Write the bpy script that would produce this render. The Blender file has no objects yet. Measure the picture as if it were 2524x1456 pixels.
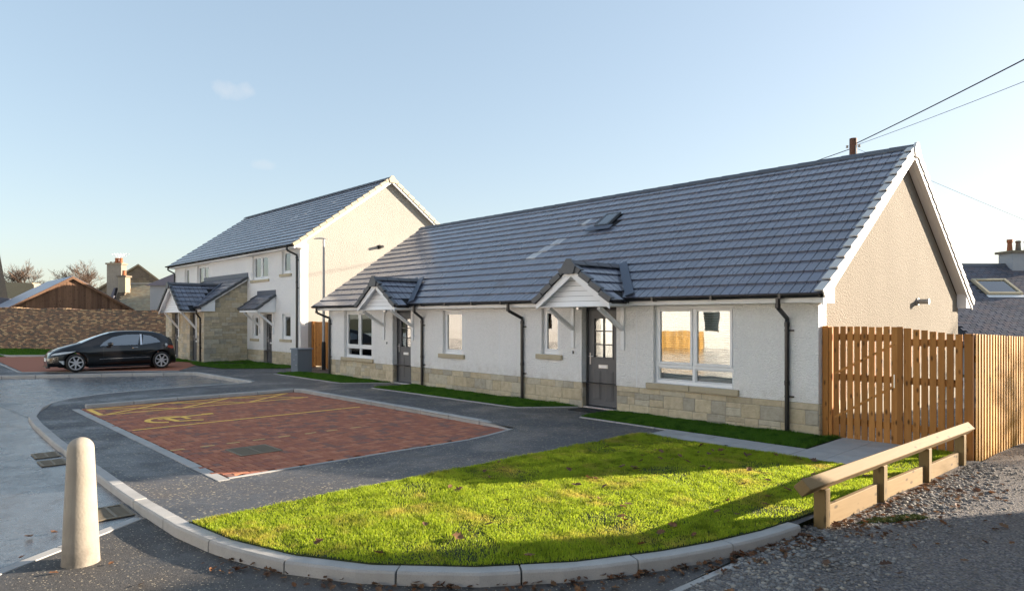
import bpy, bmesh, math, random
import numpy as np
from mathutils import Vector, Matrix
from mathutils.geometry import delaunay_2d_cdt

random.seed(7)
RNG = np.random.default_rng(11)
rad = math.radians
S = bpy.context.scene
COL = S.collection

# ------------------------------------------------------------------ camera
CAM = Vector((4.284, -10.53, 1.85))
cd = bpy.data.cameras.new('camera')
cam = bpy.data.objects.new('camera', cd)
COL.objects.link(cam)
cam.location = CAM
cam.rotation_euler = (rad(90), 0, rad(90 - 43.2))
cd.sensor_width = 36
cd.lens = 1647 / 2524 * 36
cd.shift_y = (783 - 728) / 2524
cd.clip_start = 0.1
cd.clip_end = 3000
S.camera = cam

# ------------------------------------------------------------------ sky, sun, exposure
SUN_AZ = rad(29.5)        # from +Y towards +X
SUN_EL = rad(13)
SUN_DIR = Vector((math.sin(SUN_AZ) * math.cos(SUN_EL), math.cos(SUN_AZ) * math.cos(SUN_EL), math.sin(SUN_EL)))
world = bpy.data.worlds.new('World')
S.world = world
world.use_nodes = True
wn = world.node_tree
wn.nodes.clear()
wo = wn.nodes.new('ShaderNodeOutputWorld')
bg = wn.nodes.new('ShaderNodeBackground')
sky = wn.nodes.new('ShaderNodeTexSky')
sky.sky_type = 'NISHITA'
sky.sun_disc = False
sky.sun_elevation = SUN_EL
sky.sun_rotation = SUN_AZ
sky.air_density = 1.0
sky.dust_density = 1.2
sky.ozone_density = 2.0
hs = wn.nodes.new('ShaderNodeHueSaturation')
hs.inputs['Saturation'].default_value = 1.1
gm = wn.nodes.new('ShaderNodeGamma')          # hazy air: an evener sky than the clear-air model gives
gm.inputs[1].default_value = 0.5
wn.links.new(sky.outputs[0], gm.inputs[0])
wn.links.new(gm.outputs[0], hs.inputs['Color'])
tc = wn.nodes.new('ShaderNodeTexCoord')
def wmath(op, a, b=0.0, cl=False):
    n = wn.nodes.new('ShaderNodeMath'); n.operation = op; n.use_clamp = cl
    for i, v in enumerate((a, b)):
        if isinstance(v, bpy.types.NodeSocket): wn.links.new(v, n.inputs[i])
        else: n.inputs[i].default_value = v
    return n.outputs[0]
def wdot(v):
    n = wn.nodes.new('ShaderNodeVectorMath'); n.operation = 'DOT_PRODUCT'; n.inputs[1].default_value = v
    wn.links.new(tc.outputs['Generated'], n.inputs[0]); return n.outputs['Value']
wz = wn.nodes.new('ShaderNodeTexNoise'); wz.inputs['Scale'].default_value = 46; wz.inputs['Detail'].default_value = 6
wn.links.new(tc.outputs['Generated'], wz.inputs['Vector'])
cur = hs.outputs[0]
for (d_, su, sv, amt) in (((-.8932, .335, .2999), .028, .012, .34), ((-.9011, .3791, .2103), .015, .007, .22)):   # two small fair-weather wisps
    d_ = Vector(d_).normalized(); u_ = d_.cross(Vector((0, 0, 1))).normalized(); v_ = u_.cross(d_)
    q = wmath('ADD', wmath('POWER', wmath('ABSOLUTE', wmath('DIVIDE', wdot(u_), su)), 2), wmath('POWER', wmath('ABSOLUTE', wmath('DIVIDE', wdot(v_), sv)), 2))
    m_ = wmath('SUBTRACT', wmath('MULTIPLY', wz.outputs['Fac'], 2.0), wmath('ADD', wmath('MULTIPLY', q, .55), .32), True)
    m_ = wmath('MULTIPLY', wmath('MULTIPLY', m_, wmath('GREATER_THAN', wdot(d_), .5)), amt, True)
    mx = wn.nodes.new('ShaderNodeMix'); mx.data_type = 'RGBA'; mx.blend_type = 'MIX'
    wn.links.new(m_, mx.inputs[0]); wn.links.new(cur, mx.inputs[6]); mx.inputs[7].default_value = (1.9, 1.86, 1.84, 1); cur = mx.outputs[2]
wn.links.new(cur, bg.inputs[0])
bg.inputs[1].default_value = 0.125
wn.links.new(bg.outputs[0], wo.inputs[0])

sd = bpy.data.lights.new('sun', 'SUN')
sun = bpy.data.objects.new('sun', sd)
COL.objects.link(sun)
sd.energy = 4.3
sd.angle = rad(0.6)
sd.color = (1.0, 0.85, 0.68)
sun.rotation_euler = (-SUN_DIR).to_track_quat('-Z', 'Y').to_euler()
sun.location = (30, 50, 30)

S.view_settings.view_transform = 'Standard'
S.view_settings.look = 'None'
S.view_settings.exposure = 2.0
S.view_settings.gamma = 1
S.view_settings.use_curve_mapping = False
S.render.engine = 'CYCLES'

# ------------------------------------------------------------------ helpers
ORG = {}

def org(o):
    return ORG.get(o.name, Vector((0, 0, 0))) if o is not None else Vector((0, 0, 0))

def tag(o, label=None, cat=None, group=None, kind=None):
    if label: o['label'] = label
    if cat: o['category'] = cat
    if group: o['group'] = group
    if kind: o['kind'] = kind
    return o

def empty(name, loc, label, cat, group=None, rz=0):
    o = bpy.data.objects.new(name, None)
    o.empty_display_size = 0.2
    COL.objects.link(o)
    o.location = loc
    o.rotation_euler = (0, 0, rz)
    ORG[o.name] = Vector(loc) if rz == 0 else Vector((0, 0, 0))
    return tag(o, label, cat, group)

def link(name, me, mat, parent=None, loc=None):
    if mat is not None and len(me.materials) == 0:
        me.materials.append(mat)
    o = bpy.data.objects.new(name, me)
    COL.objects.link(o)
    if parent is not None:
        o.parent = parent
    if loc is not None:
        o.location = loc
    return o

class MB:
    def __init__(self):
        self.v = []; self.f = []
    def add(self, vs, fs):
        b = len(self.v)
        self.v += [tuple(p) for p in vs]
        self.f += [tuple(i + b for i in f) for f in fs]
        return self
    def poly(self, pts):
        return self.add(pts, [tuple(range(len(pts)))])
    def hexa(self, p):
        return self.add(p, [(0, 3, 2, 1), (4, 5, 6, 7), (0, 1, 5, 4), (1, 2, 6, 5), (2, 3, 7, 6), (3, 0, 4, 7)])
    def box(self, x0, x1, y0, y1, z0, z1):
        return self.hexa([(x0, y0, z0), (x1, y0, z0), (x1, y1, z0), (x0, y1, z0), (x0, y0, z1), (x1, y0, z1), (x1, y1, z1), (x0, y1, z1)])
    def obox(self, c, ux, uy, uz, hx, hy, hz):
        c, ux, uy, uz = Vector(c), Vector(ux).normalized() * hx, Vector(uy).normalized() * hy, Vector(uz).normalized() * hz
        return self.hexa([c - ux - uy - uz, c + ux - uy - uz, c + ux + uy - uz, c - ux + uy - uz, c - ux - uy + uz, c + ux - uy + uz, c + ux + uy + uz, c - ux + uy + uz])
    def bar(self, a, b, w, h, up=(0, 0, 1)):
        a, b = Vector(a), Vector(b)
        d = (b - a); L = d.length; d.normalize()
        s = d.cross(Vector(up))
        if s.length < 1e-4: s = d.cross(Vector((1, 0, 0)))
        s.normalize(); u = s.cross(d)
        return self.obox((a + b) / 2, d, s, u, L / 2, w / 2, h / 2)
    def prism(self, pts, vec):
        n = len(pts); vec = Vector(vec)
        vs = [Vector(p) for p in pts] + [Vector(p) + vec for p in pts]
        fs = [tuple(range(n - 1, -1, -1)), tuple(range(n, 2 * n))]
        fs += [(i, (i + 1) % n, (i + 1) % n + n, i + n) for i in range(n)]
        return self.add(vs, fs)
    def tube(self, path, r, n=8, cap=True):
        P = [Vector(p) for p in path]
        rs = r if isinstance(r, (list, tuple)) else [r] * len(P)
        vs = []; prev = None
        for i, p in enumerate(P):
            d = (P[min(i + 1, len(P) - 1)] - P[max(i - 1, 0)]).normalized()
            if prev is None:
                a = d.cross(Vector((0, 0, 1)))
                if a.length < 1e-3: a = d.cross(Vector((1, 0, 0)))
            else:
                a = prev - d * prev.dot(d)
                if a.length < 1e-4: a = d.cross(Vector((0.3, 1, 0.2)))
            a.normalize(); prev = a
            b = d.cross(a)
            for k in range(n):
                t = 2 * math.pi * k / n
                vs.append(p + (a * math.cos(t) + b * math.sin(t)) * rs[i])
        fs = []
        for i in range(len(P) - 1):
            for k in range(n):
                fs.append((i * n + k, i * n + (k + 1) % n, (i + 1) * n + (k + 1) % n, (i + 1) * n + k))
        if cap:
            fs.append(tuple(range(n - 1, -1, -1)))
            fs.append(tuple((len(P) - 1) * n + k for k in range(n)))
        return self.add(vs, fs)
    def lathe(self, prof, n=24, c=(0, 0, 0), axis='z', cap=True):
        vs = []
        for (r, z) in prof:
            for k in range(n):
                t = 2 * math.pi * k / n
                x, y = r * math.cos(t), r * math.sin(t)
                p = (x, y, z) if axis == 'z' else (x, z, y)
                vs.append((p[0] + c[0], p[1] + c[1], p[2] + c[2]))
        fs = [(i * n + k, i * n + (k + 1) % n, (i + 1) * n + (k + 1) % n, (i + 1) * n + k) for i in range(len(prof) - 1) for k in range(n)]
        if cap and prof[0][0] > 1e-6: fs.append(tuple(range(n - 1, -1, -1)))
        if cap and prof[-1][0] > 1e-6: fs.append(tuple((len(prof) - 1) * n + k for k in range(n)))
        return self.add(vs, fs)
    def mesh(self, name, off=(0, 0, 0), bevel=0, smooth=False, fix=True, seg=1, merge=0):
        off = Vector(off)
        me = bpy.data.meshes.new(name)
        me.from_pydata([tuple(Vector(p) - off) for p in self.v], [], self.f)
        if fix or bevel or merge:
            bm = bmesh.new(); bm.from_mesh(me)
            if merge: bmesh.ops.remove_doubles(bm, verts=bm.verts, dist=merge)
            if fix: bmesh.ops.recalc_face_normals(bm, faces=bm.faces)
            if bevel:
                es = [e for e in bm.edges if len(e.link_faces) == 2 and e.calc_face_angle(0) > 0.5]
                bmesh.ops.bevel(bm, geom=es, offset=bevel, segments=seg, affect='EDGES', clamp_overlap=True)
            bm.to_mesh(me); bm.free()
        if smooth:
            me.polygons.foreach_set('use_smooth', [True] * len(me.polygons))
            me.update()
        return me
    def build(self, name, mat, parent=None, **k):
        base = k.pop('base', None)
        if parent is not None:
            o = link(name, self.mesh(name, org(parent), **k), mat, parent)
            ORG[o.name] = org(parent)
        else:
            b = Vector(base) if base is not None else Vector((0, 0, 0))
            o = link(name, self.mesh(name, b, **k), mat, None, b)
            ORG[o.name] = b
        return o

def sheet(name, outline, mat, z=0.0, holes=(), step=None, hf=None, parent=None, kind='structure', label=None):
    """flat or gently shaped ground sheet, triangulated inside its outline"""
    pts = []; edges = []
    def ring(r):
        n = len(pts); m = len(r)
        for p in r: pts.append(Vector((p[0], p[1])))
        for i in range(m): edges.append((n + i, n + (i + 1) % m))
    def dense(r):
        if not step: return r
        out = []
        for i in range(len(r)):
            a, b = Vector(r[i][:2]), Vector(r[(i + 1) % len(r)][:2])
            k = max(1, int((b - a).length / step))
            out += [tuple(a + (b - a) * j / k) for j in range(k)]
        return out
    ring(dense(outline))
    for h in holes: ring(dense(h))
    if step:
        xs = [p[0] for p in outline]; ys = [p[1] for p in outline]
        x = min(xs) + step * .5
        while x < max(xs):
            y = min(ys) + step * .5
            while y < max(ys):
                if inside(outline, x, y) and not any(inside(h, x, y) for h in holes):
                    pts.append(Vector((x + random.uniform(-.1, .1) * step, y + random.uniform(-.1, .1) * step)))
                y += step
            x += step
    res = delaunay_2d_cdt(pts, edges, [], 0, 1e-5)
    V = res[0]; F = []
    for f in res[2]:
        cx = sum(V[i].x for i in f) / len(f); cy = sum(V[i].y for i in f) / len(f)
        if inside(outline, cx, cy) and not any(inside(h, cx, cy) for h in holes): F.append(f)
    mb = MB()
    mb.v = [(p.x, p.y, z + (hf(p.x, p.y) if hf else 0)) for p in V]
    for f in F:
        a, b, c = [V[i] for i in f[:3]]
        mb.f.append(tuple(f) if (b - a).cross(c - a) > 0 else tuple(reversed(f)))
    o = mb.build(name, mat, parent, fix=False, smooth=bool(hf))
    if parent is None: tag(o, label, None, None, kind)
    return o

def inside(poly, x, y):
    r = False; n = len(poly); j = n - 1
    for i in range(n):
        xi, yi = poly[i][0], poly[i][1]; xj, yj = poly[j][0], poly[j][1]
        if (yi > y) != (yj > y) and x < (xj - xi) * (y - yi) / (yj - yi) + xi: r = not r
        j = i
    return r

def smooth01(t):
    t = max(0.0, min(1.0, t)); return t * t * (3 - 2 * t)

# ------------------------------------------------------------------ materials
class Mat:
    def __init__(self, name, base=(.5, .5, .5), rough=.6, metal=0, spec=.5):
        self.m = bpy.data.materials.new(name); self.m.use_nodes = True
        self.nt = self.m.node_tree; self.p = self.nt.nodes['Principled BSDF']
        self.set('Base Color', (*base, 1)); self.set('Roughness', rough); self.set('Metallic', metal)
        self.set('Specular IOR Level', spec)
        self._pos = None
    def n(self, t, **kw):
        nd = self.nt.nodes.new(t)
        for k, v in kw.items(): setattr(nd, k, v)
        return nd
    def l(self, a, b): self.nt.links.new(a, b)
    def set(self, k, v):
        if hasattr(v, 'is_linked') or isinstance(v, bpy.types.NodeSocket): self.l(v, self.p.inputs[k])
        else: self.p.inputs[k].default_value = v
    def pos(self, scale=(1, 1, 1), jitter=False):
        g = self.n('ShaderNodeNewGeometry')
        out = g.outputs['Position']
        if jitter:
            v = self.n('ShaderNodeVectorMath', operation='MULTIPLY_ADD')
            self.l(self.rnd(), v.inputs[0]); v.inputs[1].default_value = (37, 53, 29); self.l(out, v.inputs[2]); out = v.outputs[0]
        m = self.n('ShaderNodeVectorMath', operation='MULTIPLY'); m.inputs[1].default_value = scale
        self.l(out, m.inputs[0]); return m.outputs[0]
    def noise(self, scale=5, detail=4, rough=.55, vec=None, dist=0):
        t = self.n('ShaderNodeTexNoise'); t.inputs['Scale'].default_value = scale; t.inputs['Detail'].default_value = detail
        t.inputs['Roughness'].default_value = rough; t.inputs['Distortion'].default_value = dist
        self.l(vec if vec is not None else self.pos(), t.inputs['Vector']); return t.outputs['Fac']
    def voro(self, scale=5, out='Distance', vec=None, feature='F1'):
        t = self.n('ShaderNodeTexVoronoi', feature=feature); t.inputs['Scale'].default_value = scale
        self.l(vec if vec is not None else self.pos(), t.inputs['Vector']); return t.outputs[out]
    def ramp(self, fac, stops, interp='LINEAR'):
        r = self.n('ShaderNodeValToRGB'); r.color_ramp.interpolation = interp; cr = r.color_ramp
        while len(cr.elements) < len(stops): cr.elements.new(.5)
        for e, (p, c) in zip(cr.elements, stops):
            e.position = p; e.color = (*c, 1) if isinstance(c, (tuple, list)) else (c, c, c, 1)
        self.l(fac, r.inputs[0]); return r.outputs[0]
    def mix(self, fac, a, b, mode='MIX'):
        m = self.n('ShaderNodeMix', data_type='RGBA', blend_type=mode)
        for s, v in ((0, fac), (6, a), (7, b)):
            if isinstance(v, bpy.types.NodeSocket): self.l(v, m.inputs[s])
            elif isinstance(v, (tuple, list)): m.inputs[s].default_value = (*v, 1)
            else: m.inputs[s].default_value = v
        return m.outputs[2]
    def math(self, op, a, b=0.0, clamp=False):
        m = self.n('ShaderNodeMath', operation=op, use_clamp=clamp)
        for s, v in ((0, a), (1, b)):
            if isinstance(v, bpy.types.NodeSocket): self.l(v, m.inputs[s])
            else: m.inputs[s].default_value = v
        return m.outputs[0]
    def rnd(self):
        o = self.n('ShaderNodeObjectInfo'); g = self.n('ShaderNodeNewGeometry')
        a = self.math('ADD', o.outputs['Random'], g.outputs['Random Per Island'])
        return self.math('FRACT', a)
    def rnd2(self):
        return self.math('FRACT', self.math('MULTIPLY', self.rnd(), 17.37))
    def bump(self, h, strength=.3, dist=.01, chain=None):
        b = self.n('ShaderNodeBump'); b.inputs['Strength'].default_value = strength; b.inputs['Distance'].default_value = dist
        self.l(h, b.inputs['Height'])
        if chain is not None: self.l(chain, b.inputs['Normal'])
        self.l(b.outputs[0], self.p.inputs['Normal']); return b.outputs[0]

def render_mat(name, c1, c2, bs=.5):
    m = Mat(name, c1, .9, spec=.2)
    big = m.noise(.7, 4); streak = m.noise(1.0, 4, vec=m.pos((3, 3, .35)))
    fine = m.noise(34, 4, .7)
    col = m.mix(m.ramp(big, [(.3, 0.), (.75, 1.)]), c1, c2)
    col = m.mix(m.math('MULTIPLY', m.ramp(streak, [(.5, 0.), (.8, 1.)]), .35), col, tuple(x * .86 for x in c1))
    col = m.mix(m.math('MULTIPLY', m.ramp(fine, [(.3, 1.), (.62, 0.)]), .35), col, tuple(x * .7 for x in c1))
    # splashed dirt above the plinth and hanging stains
    g = m.n('ShaderNodeNewGeometry'); sx = m.n('ShaderNodeSeparateXYZ'); m.l(g.outputs['Position'], sx.inputs[0])
    spl = m.math('MULTIPLY', m.ramp(sx.outputs['Z'], [(.50, 1.), (.80, 0.)]), m.ramp(m.noise(6, 4, .6), [(.4, 0.), (.7, 1.)]))
    col = m.mix(m.math('MULTIPLY', spl, .4), col, (.45, .40, .33))
    m.set('Base Color', col)
    h = m.math('ADD', m.voro(42, 'Distance'), m.math('MULTIPLY', fine, .6))
    m.bump(h, bs, .02)
    return m.m

MT = {}
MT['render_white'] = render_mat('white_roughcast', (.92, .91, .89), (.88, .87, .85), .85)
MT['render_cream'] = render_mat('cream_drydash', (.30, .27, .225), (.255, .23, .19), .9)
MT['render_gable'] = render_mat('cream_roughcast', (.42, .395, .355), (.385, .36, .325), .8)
MT['render_grey'] = render_mat('grey_render', (.42, .43, .45), (.36, .37, .39), .3)

def stone_mat(name, cols, rough=.85, bs=.6, dark=.55, dust=.3):
    m = Mat(name, cols[0], rough, spec=.25)
    r = m.rnd(); k = len(cols)
    col = m.ramp(r, [(i / k, c) for i, c in enumerate(cols)], 'CONSTANT')
    n1 = m.noise(9, 5, .6); n2 = m.noise(40, 3)
    col = m.mix(m.ramp(n1, [(.35, 0.), (.72, .6)]), col, m.mix(1, col, (dark, dark * .95, dark * .85), 'MULTIPLY'))
    col = m.mix(m.math('MULTIPLY', n2, dust), col, (.5, .46, .38))
    m.set('Base Color', col)
    m.bump(m.math('ADD', n1, m.math('MULTIPLY', n2, .4)), bs, .03)
    return m.m
MT['stone'] = stone_mat('buff_stone', [(0.572, 0.481, 0.325), (0.624, 0.533, 0.377), (0.494, 0.416, 0.286), (0.598, 0.546, 0.429), (0.455, 0.416, 0.338), (0.650, 0.559, 0.390)])
MT['chimney_grey'] = stone_mat('shade_dimmed_chimney', [(.20, .18, .15)], .9, .4, .6)  # chimney colour darkened for the shade on its near face
MT['mortar'] = stone_mat('mortar', [(.33, .30, .25)], .95, .3)
MT['sill'] = stone_mat('cast_stone_sill', [(.50, .43, .30), (.47, .40, .28)], .9, .15, .8)
MT['old_brick'] = stone_mat('old_brick', [(0.272, 0.136, 0.080), (0.160, 0.088, 0.061), (0.480, 0.272, 0.136), (0.080, 0.058, 0.051), (0.336, 0.200, 0.112), (0.208, 0.104, 0.067), (0.560, 0.384, 0.208), (0.120, 0.080, 0.064)], .9, .6, .45)
MT['old_mortar'] = stone_mat('old_mortar', [(.10, .075, .055)], .95, .5)
MT['rubble'] = stone_mat('rubble_stone', [(.20, .16, .11), (.14, .11, .08), (.26, .21, .14), (.17, .13, .10)], .9, .8, .6)
MT['sandstone'] = stone_mat('sandstone_slate', [(.40, .32, .20), (.34, .26, .16), (.30, .25, .17), (.38, .33, .22)], .9, .5, .7)

def tile_mat(name, cols, r0=.30, r1=.48, coat=0.0):
    m = Mat(name, cols[0], .4, spec=.55)
    r = m.rnd(); k = len(cols)
    col = m.ramp(r, [(i / k, c) for i, c in enumerate(cols)], 'CONSTANT')
    st = m.noise(6, 4, vec=m.pos((4, 1, 1)))
    col = m.mix(m.ramp(st, [(.4, 0.), (.8, .5)]), col, (.115, .115, .13))
    m.set('Base Color', col)
    rr = m.math('ADD', m.math('MULTIPLY', m.rnd2(), (r1 - r0) * .5), m.math('MULTIPLY', m.ramp(st, [(.3, 0.), (.75, 1.)]), (r1 - r0) * .5))
    m.set('Roughness', m.math('ADD', rr, r0))
    m.p.inputs['Coat Weight'].default_value = coat; m.p.inputs['Coat Roughness'].default_value = .16
    m.bump(m.noise(50, 2), .05, .003)
    return m.m
MT['tile'] = tile_mat('slate_grey_roof_tile', [(0.137, 0.142, 0.184), (0.154, 0.161, 0.203), (0.119, 0.124, 0.161), (0.145, 0.156, 0.206), (0.154, 0.159, 0.196), (0.133, 0.140, 0.178)], .24, .40, .55)
MT['tile_pale'] = tile_mat('pale_roof_tile', [(.20, .20, .22), (0.510, 0.510, 0.527), (0.374, 0.374, 0.391), (0.612, 0.612, 0.612)], .4, .6)  # a few tiles in paler greys
MT['slate_far'] = tile_mat('neighbour_slates', [(0.083, 0.078, 0.099), (0.060, 0.060, 0.075), (0.112, 0.090, 0.099), (0.090, 0.090, 0.112)], .5, .7)
MT['deck'] = Mat('roof_underlay', (.02, .02, .022), .9).m
MT['ridge'] = tile_mat('ridge_tile', [(.075, .078, .09), (.09, .092, .10), (.065, .068, .08)], .4, .6)
MT['cap_dark'] = Mat('dark_grey_verge_cap', (.075, .08, .088), .45).m
MT['cap_light'] = Mat('pale_grey_verge_cap', (.60, .575, .54), .5).m
MT['cap_buff'] = Mat('buff_verge_cap', (.42, .35, .24), .55).m

def upvc(name, c, rough=.32):
    m = Mat(name, c, rough, spec=.5)
    n = m.noise(1.3, 3)
    m.set('Base Color', m.mix(m.ramp(n, [(.45, 0.), (.8, .22)]), c, tuple(x * .75 for x in c)))
    return m.m
MT['white'] = upvc('white_painted_trim', (.83, .84, .85), .35)
MT['black'] = Mat('black_plastic', (.012, .012, .014), .28).m
MT['lead'] = Mat('lead_flashing', (.07, .085, .12), .45, spec=.6).m
MT['door'] = upvc('graphite_door', (.085, .09, .10), .4)
MT['door_frame'] = Mat('dark_door_frame', (.03, .031, .035), .45).m
MT['metal'] = Mat('brushed_metal', (.62, .62, .64), .3, 1).m
MT['chrome'] = Mat('chrome', (.8, .8, .8), .12, 1).m
MT['room'] = Mat('room_paint', (.30, .29, .27), .9).m
MT['blind'] = Mat('pale_blind_slat', (.72, .74, .72), .5).m
MT['curtain'] = Mat('pale_curtain', (.55, .56, .52), .9).m

def glass_mat(name, tint=(.85, .9, .9), boost=.10):
    m = Mat(name); m.nt.nodes.remove(m.p)
    out = m.nt.nodes['Material Output']
    fr = m.n('ShaderNodeFresnel'); fr.inputs['IOR'].default_value = 1.55
    tr = m.n('ShaderNodeBsdfTransparent'); tr.inputs[0].default_value = (*tint, 1)
    gl = m.n('ShaderNodeBsdfGlossy'); gl.inputs['Roughness'].default_value = .015
    w = m.noise(1.6, 2); b = m.n('ShaderNodeBump'); b.inputs['Strength'].default_value = .03; b.inputs['Distance'].default_value = .03
    m.l(w, b.inputs['Height']); m.l(b.outputs[0], gl.inputs['Normal'])
    mx = m.n('ShaderNodeMixShader')
    m.l(m.math('ADD', m.math('MULTIPLY', fr.outputs[0], 1.5), boost, True), mx.inputs[0]); m.l(tr.outputs[0], mx.inputs[1]); m.l(gl.outputs[0], mx.inputs[2])
    m.l(mx.outputs[0], out.inputs[0])
    return m.m
MT['glass'] = glass_mat('window_glass', boost=.16)
MT['car_glass'] = glass_mat('tinted_car_glass', (.4, .45, .45), .28)

def wood_mat(name, c1, c2, ax='z', rough=.7):
    m = Mat(name, c1, rough, spec=.3)
    sc = {'z': (30, 30, 1.2), 'y': (30, 1.2, 30), 'x': (1.2, 30, 30)}[ax]
    ks = {'z': (11, 11, 4.5), 'y': (11, 4.5, 11), 'x': (4.5, 11, 11)}[ax]
    g = m.noise(1, 4, .6, m.pos(sc, True), .6)
    col = m.mix(m.ramp(g, [(.3, 0.), (.7, 1.)]), c1, c2)
    col = m.mix(m.math('MULTIPLY', m.rnd(), .8), col, tuple(x * .5 for x in c1))
    kn = m.voro(1, 'Distance', m.pos(ks, True))
    col = m.mix(m.ramp(kn, [(.10, 1.), (.24, 0.)]), col, tuple(x * .25 for x in c1))
    bl = m.noise(2.5, 3, vec=m.pos((1, 1, 1), True))
    col = m.mix(m.ramp(bl, [(.5, 0.), (.8, .45)]), col, tuple(x * .5 for x in c2))
    m.set('Base Color', col); m.bump(g, .35, .004)
    return m.m
MT['gate_wood'] = wood_mat('treated_gate_timber', (.48, .195, .045), (.58, .27, .075))
MT['fence_wood'] = wood_mat('new_fence_timber', (.62, .34, .085), (.72, .44, .135))
MT['rail_wood'] = wood_mat('rail_timber', (.36, .24, .105), (.46, .32, .15), 'y')
MT['post_wood'] = wood_mat('post_timber', (.31, .21, .09), (.40, .28, .125))
MT['shed_wood'] = wood_mat('weathered_shed_cladding', (.19, .105, .065), (.27, .155, .09))

def asphalt(name, base, r0, r1, wet=.5, chips=.5, warm=False, scale=1.0, bs=.55, big_chips=0, film=0):
    m = Mat(name, base, .8, spec=.5)
    n = m.noise(140, 2); big = m.noise(.8 * scale, 5, .6); ag = m.voro(95, 'Color')
    sepv = m.n('ShaderNodeSeparateColor'); m.l(ag, sepv.inputs[0])
    col = m.mix(m.math('MULTIPLY', sepv.outputs[0], .6), tuple(x * .55 for x in base), tuple(x * 1.7 for x in base))
    dirt = m.noise(1.3, 5, .65, m.pos((1, 1, 1)))
    col = m.mix(m.ramp(dirt, [(.52, 0.), (.75, .5)]), col, (.11, .085, .06) if warm else (.10, .098, .095))
    # scattered pale stone chips and grit trodden in
    for sc, th in (((17, .24), (30, .26)) if big_chips else ((24, .17), (40, .2))):
        v = m.voro(sc, 'Distance'); vc = m.voro(sc, 'Color')
        s2 = m.n('ShaderNodeSeparateColor'); m.l(vc, s2.inputs[0])
        pm = m.noise(.9, 3, .5, m.pos((1, 1, 1)))
        gate = m.math('GREATER_THAN', m.math('MULTIPLY', s2.outputs[1], m.ramp(pm, [(.30, .62), (.72, 1.)])), 1 - chips * .62)
        k = m.math('MULTIPLY', m.math('LESS_THAN', v, th), gate)
        col = m.mix(k, col, (.40, .34, .24))
    m.set('Base Color', col)
    w = m.ramp(big, [(.5 - .22 * wet, 0.), (.62, 1.)])
    str_ = m.noise(7, 4, .7)
    rr = m.mix(w, (r1, r1, r1), (r0, r0, r0))
    m.set('Roughness', m.math('ADD', rr, m.math('MULTIPLY', m.math('SUBTRACT', str_, .5), .35), True))
    if film:
        fm = m.noise(2.6, 5, .65); fs = m.noise(11, 4, .7)
        wet_m = m.math('MULTIPLY', m.ramp(m.math('ADD', m.math('MULTIPLY', fm, .6), m.math('MULTIPLY', fs, .4)), [(.36, 0.), (.56, 1.)]), film)
        m.set('Coat Weight', wet_m); m.set('Coat Roughness', .17); m.p.inputs['Coat IOR'].default_value = 1.7
    h = m.math('ADD', m.math('MULTIPLY', sepv.outputs[0], .5), n)
    if bs < .3: h = m.math('ADD', h, m.math('MULTIPLY', m.noise(16, 4, .7), 2.2))
    b = m.bump(h, bs, .008)
    if film: m.l(b, m.p.inputs['Coat Normal'])
    return m.m
MT['road'] = asphalt('wet_main_road', (.09, .094, .104), .10, .34, .95, .0, bs=.25, film=1.0)
MT['arm'] = asphalt('damp_access_road', (.082, .085, .094), .14, .44, .75, .0, bs=.28, film=.8)
MT['path'] = asphalt('footpath_tarmac', (.092, .092, .097), .36, .75, .35, .80, True, big_chips=1)
MT['forecourt'] = asphalt('gritty_tarmac', (.075, .070, .066), .45, .8, .3, 1.0, True)

def ground_mat(name, cols, sc, bs=.8):
    m = Mat(name, cols[0], .95, spec=.25)
    a = m.voro(sc, 'Color'); s = m.n('ShaderNodeSeparateColor'); m.l(a, s.inputs[0])
    k = len(cols)
    col = m.ramp(s.outputs[0], [(i / k, c) for i, c in enumerate(cols)], 'CONSTANT')
    big = m.noise(1.1, 5)
    col = m.mix(m.ramp(big, [(.4, 0.), (.75, .5)]), col, tuple(x * .6 for x in cols[0]))
    m.set('Base Color', col)
    m.bump(m.math('SUBTRACT', 1.0, m.voro(sc, 'Distance')), bs, .015)
    return m.m
MT['gravel'] = ground_mat('compacted_gravel', [(.21, .18, .15), (.15, .135, .115), (0.158, 0.150, 0.150), (0.112, 0.108, 0.114), (0.210, 0.198, 0.189), (0.090, 0.086, 0.090), (0.180, 0.173, 0.173), (0.270, 0.247, 0.225), (0.128, 0.123, 0.129)], 62)
MT['soil'] = ground_mat('turf_soil', [(.035, .05, .016), (.05, .06, .02), (.03, .04, .014)], 30)
MT['earth'] = ground_mat('rough_ground', [(.07, .08, .035), (.09, .08, .05), (.06, .07, .03)], 3)

def concrete(name, c, sc=1.0):
    m = Mat(name, c, .85, spec=.3)
    n = m.noise(4 * sc, 5, .6); f = m.noise(110, 3)
    col = m.mix(m.ramp(n, [(.3, 0.), (.75, 1.)]), tuple(x * .78 for x in c), c)
    col = m.mix(m.math('MULTIPLY', m.rnd(), .35), col, tuple(x * .7 for x in c))
    col = m.mix(m.math('MULTIPLY', m.ramp(f, [(.3, 1.), (.5, 0.)]), .35), col, tuple(x * .45 for x in c))
    st = m.noise(1.7, 4, vec=m.pos((1, 1, .4)))
    col = m.mix(m.ramp(st, [(.55, 0.), (.8, .4)]), col, (c[0] * .55, c[1] * .52, c[2] * .46))
    m.set('Base Color', col); m.bump(f, .25, .004)
    return m.m
MT['kerb'] = concrete('concrete_kerb', (.48, .47, .45))
MT['slab'] = concrete('concrete_slab', (.46, .45, .435))
MT['bollard'] = concrete('cast_concrete', (.56, .51, .44))
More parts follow.
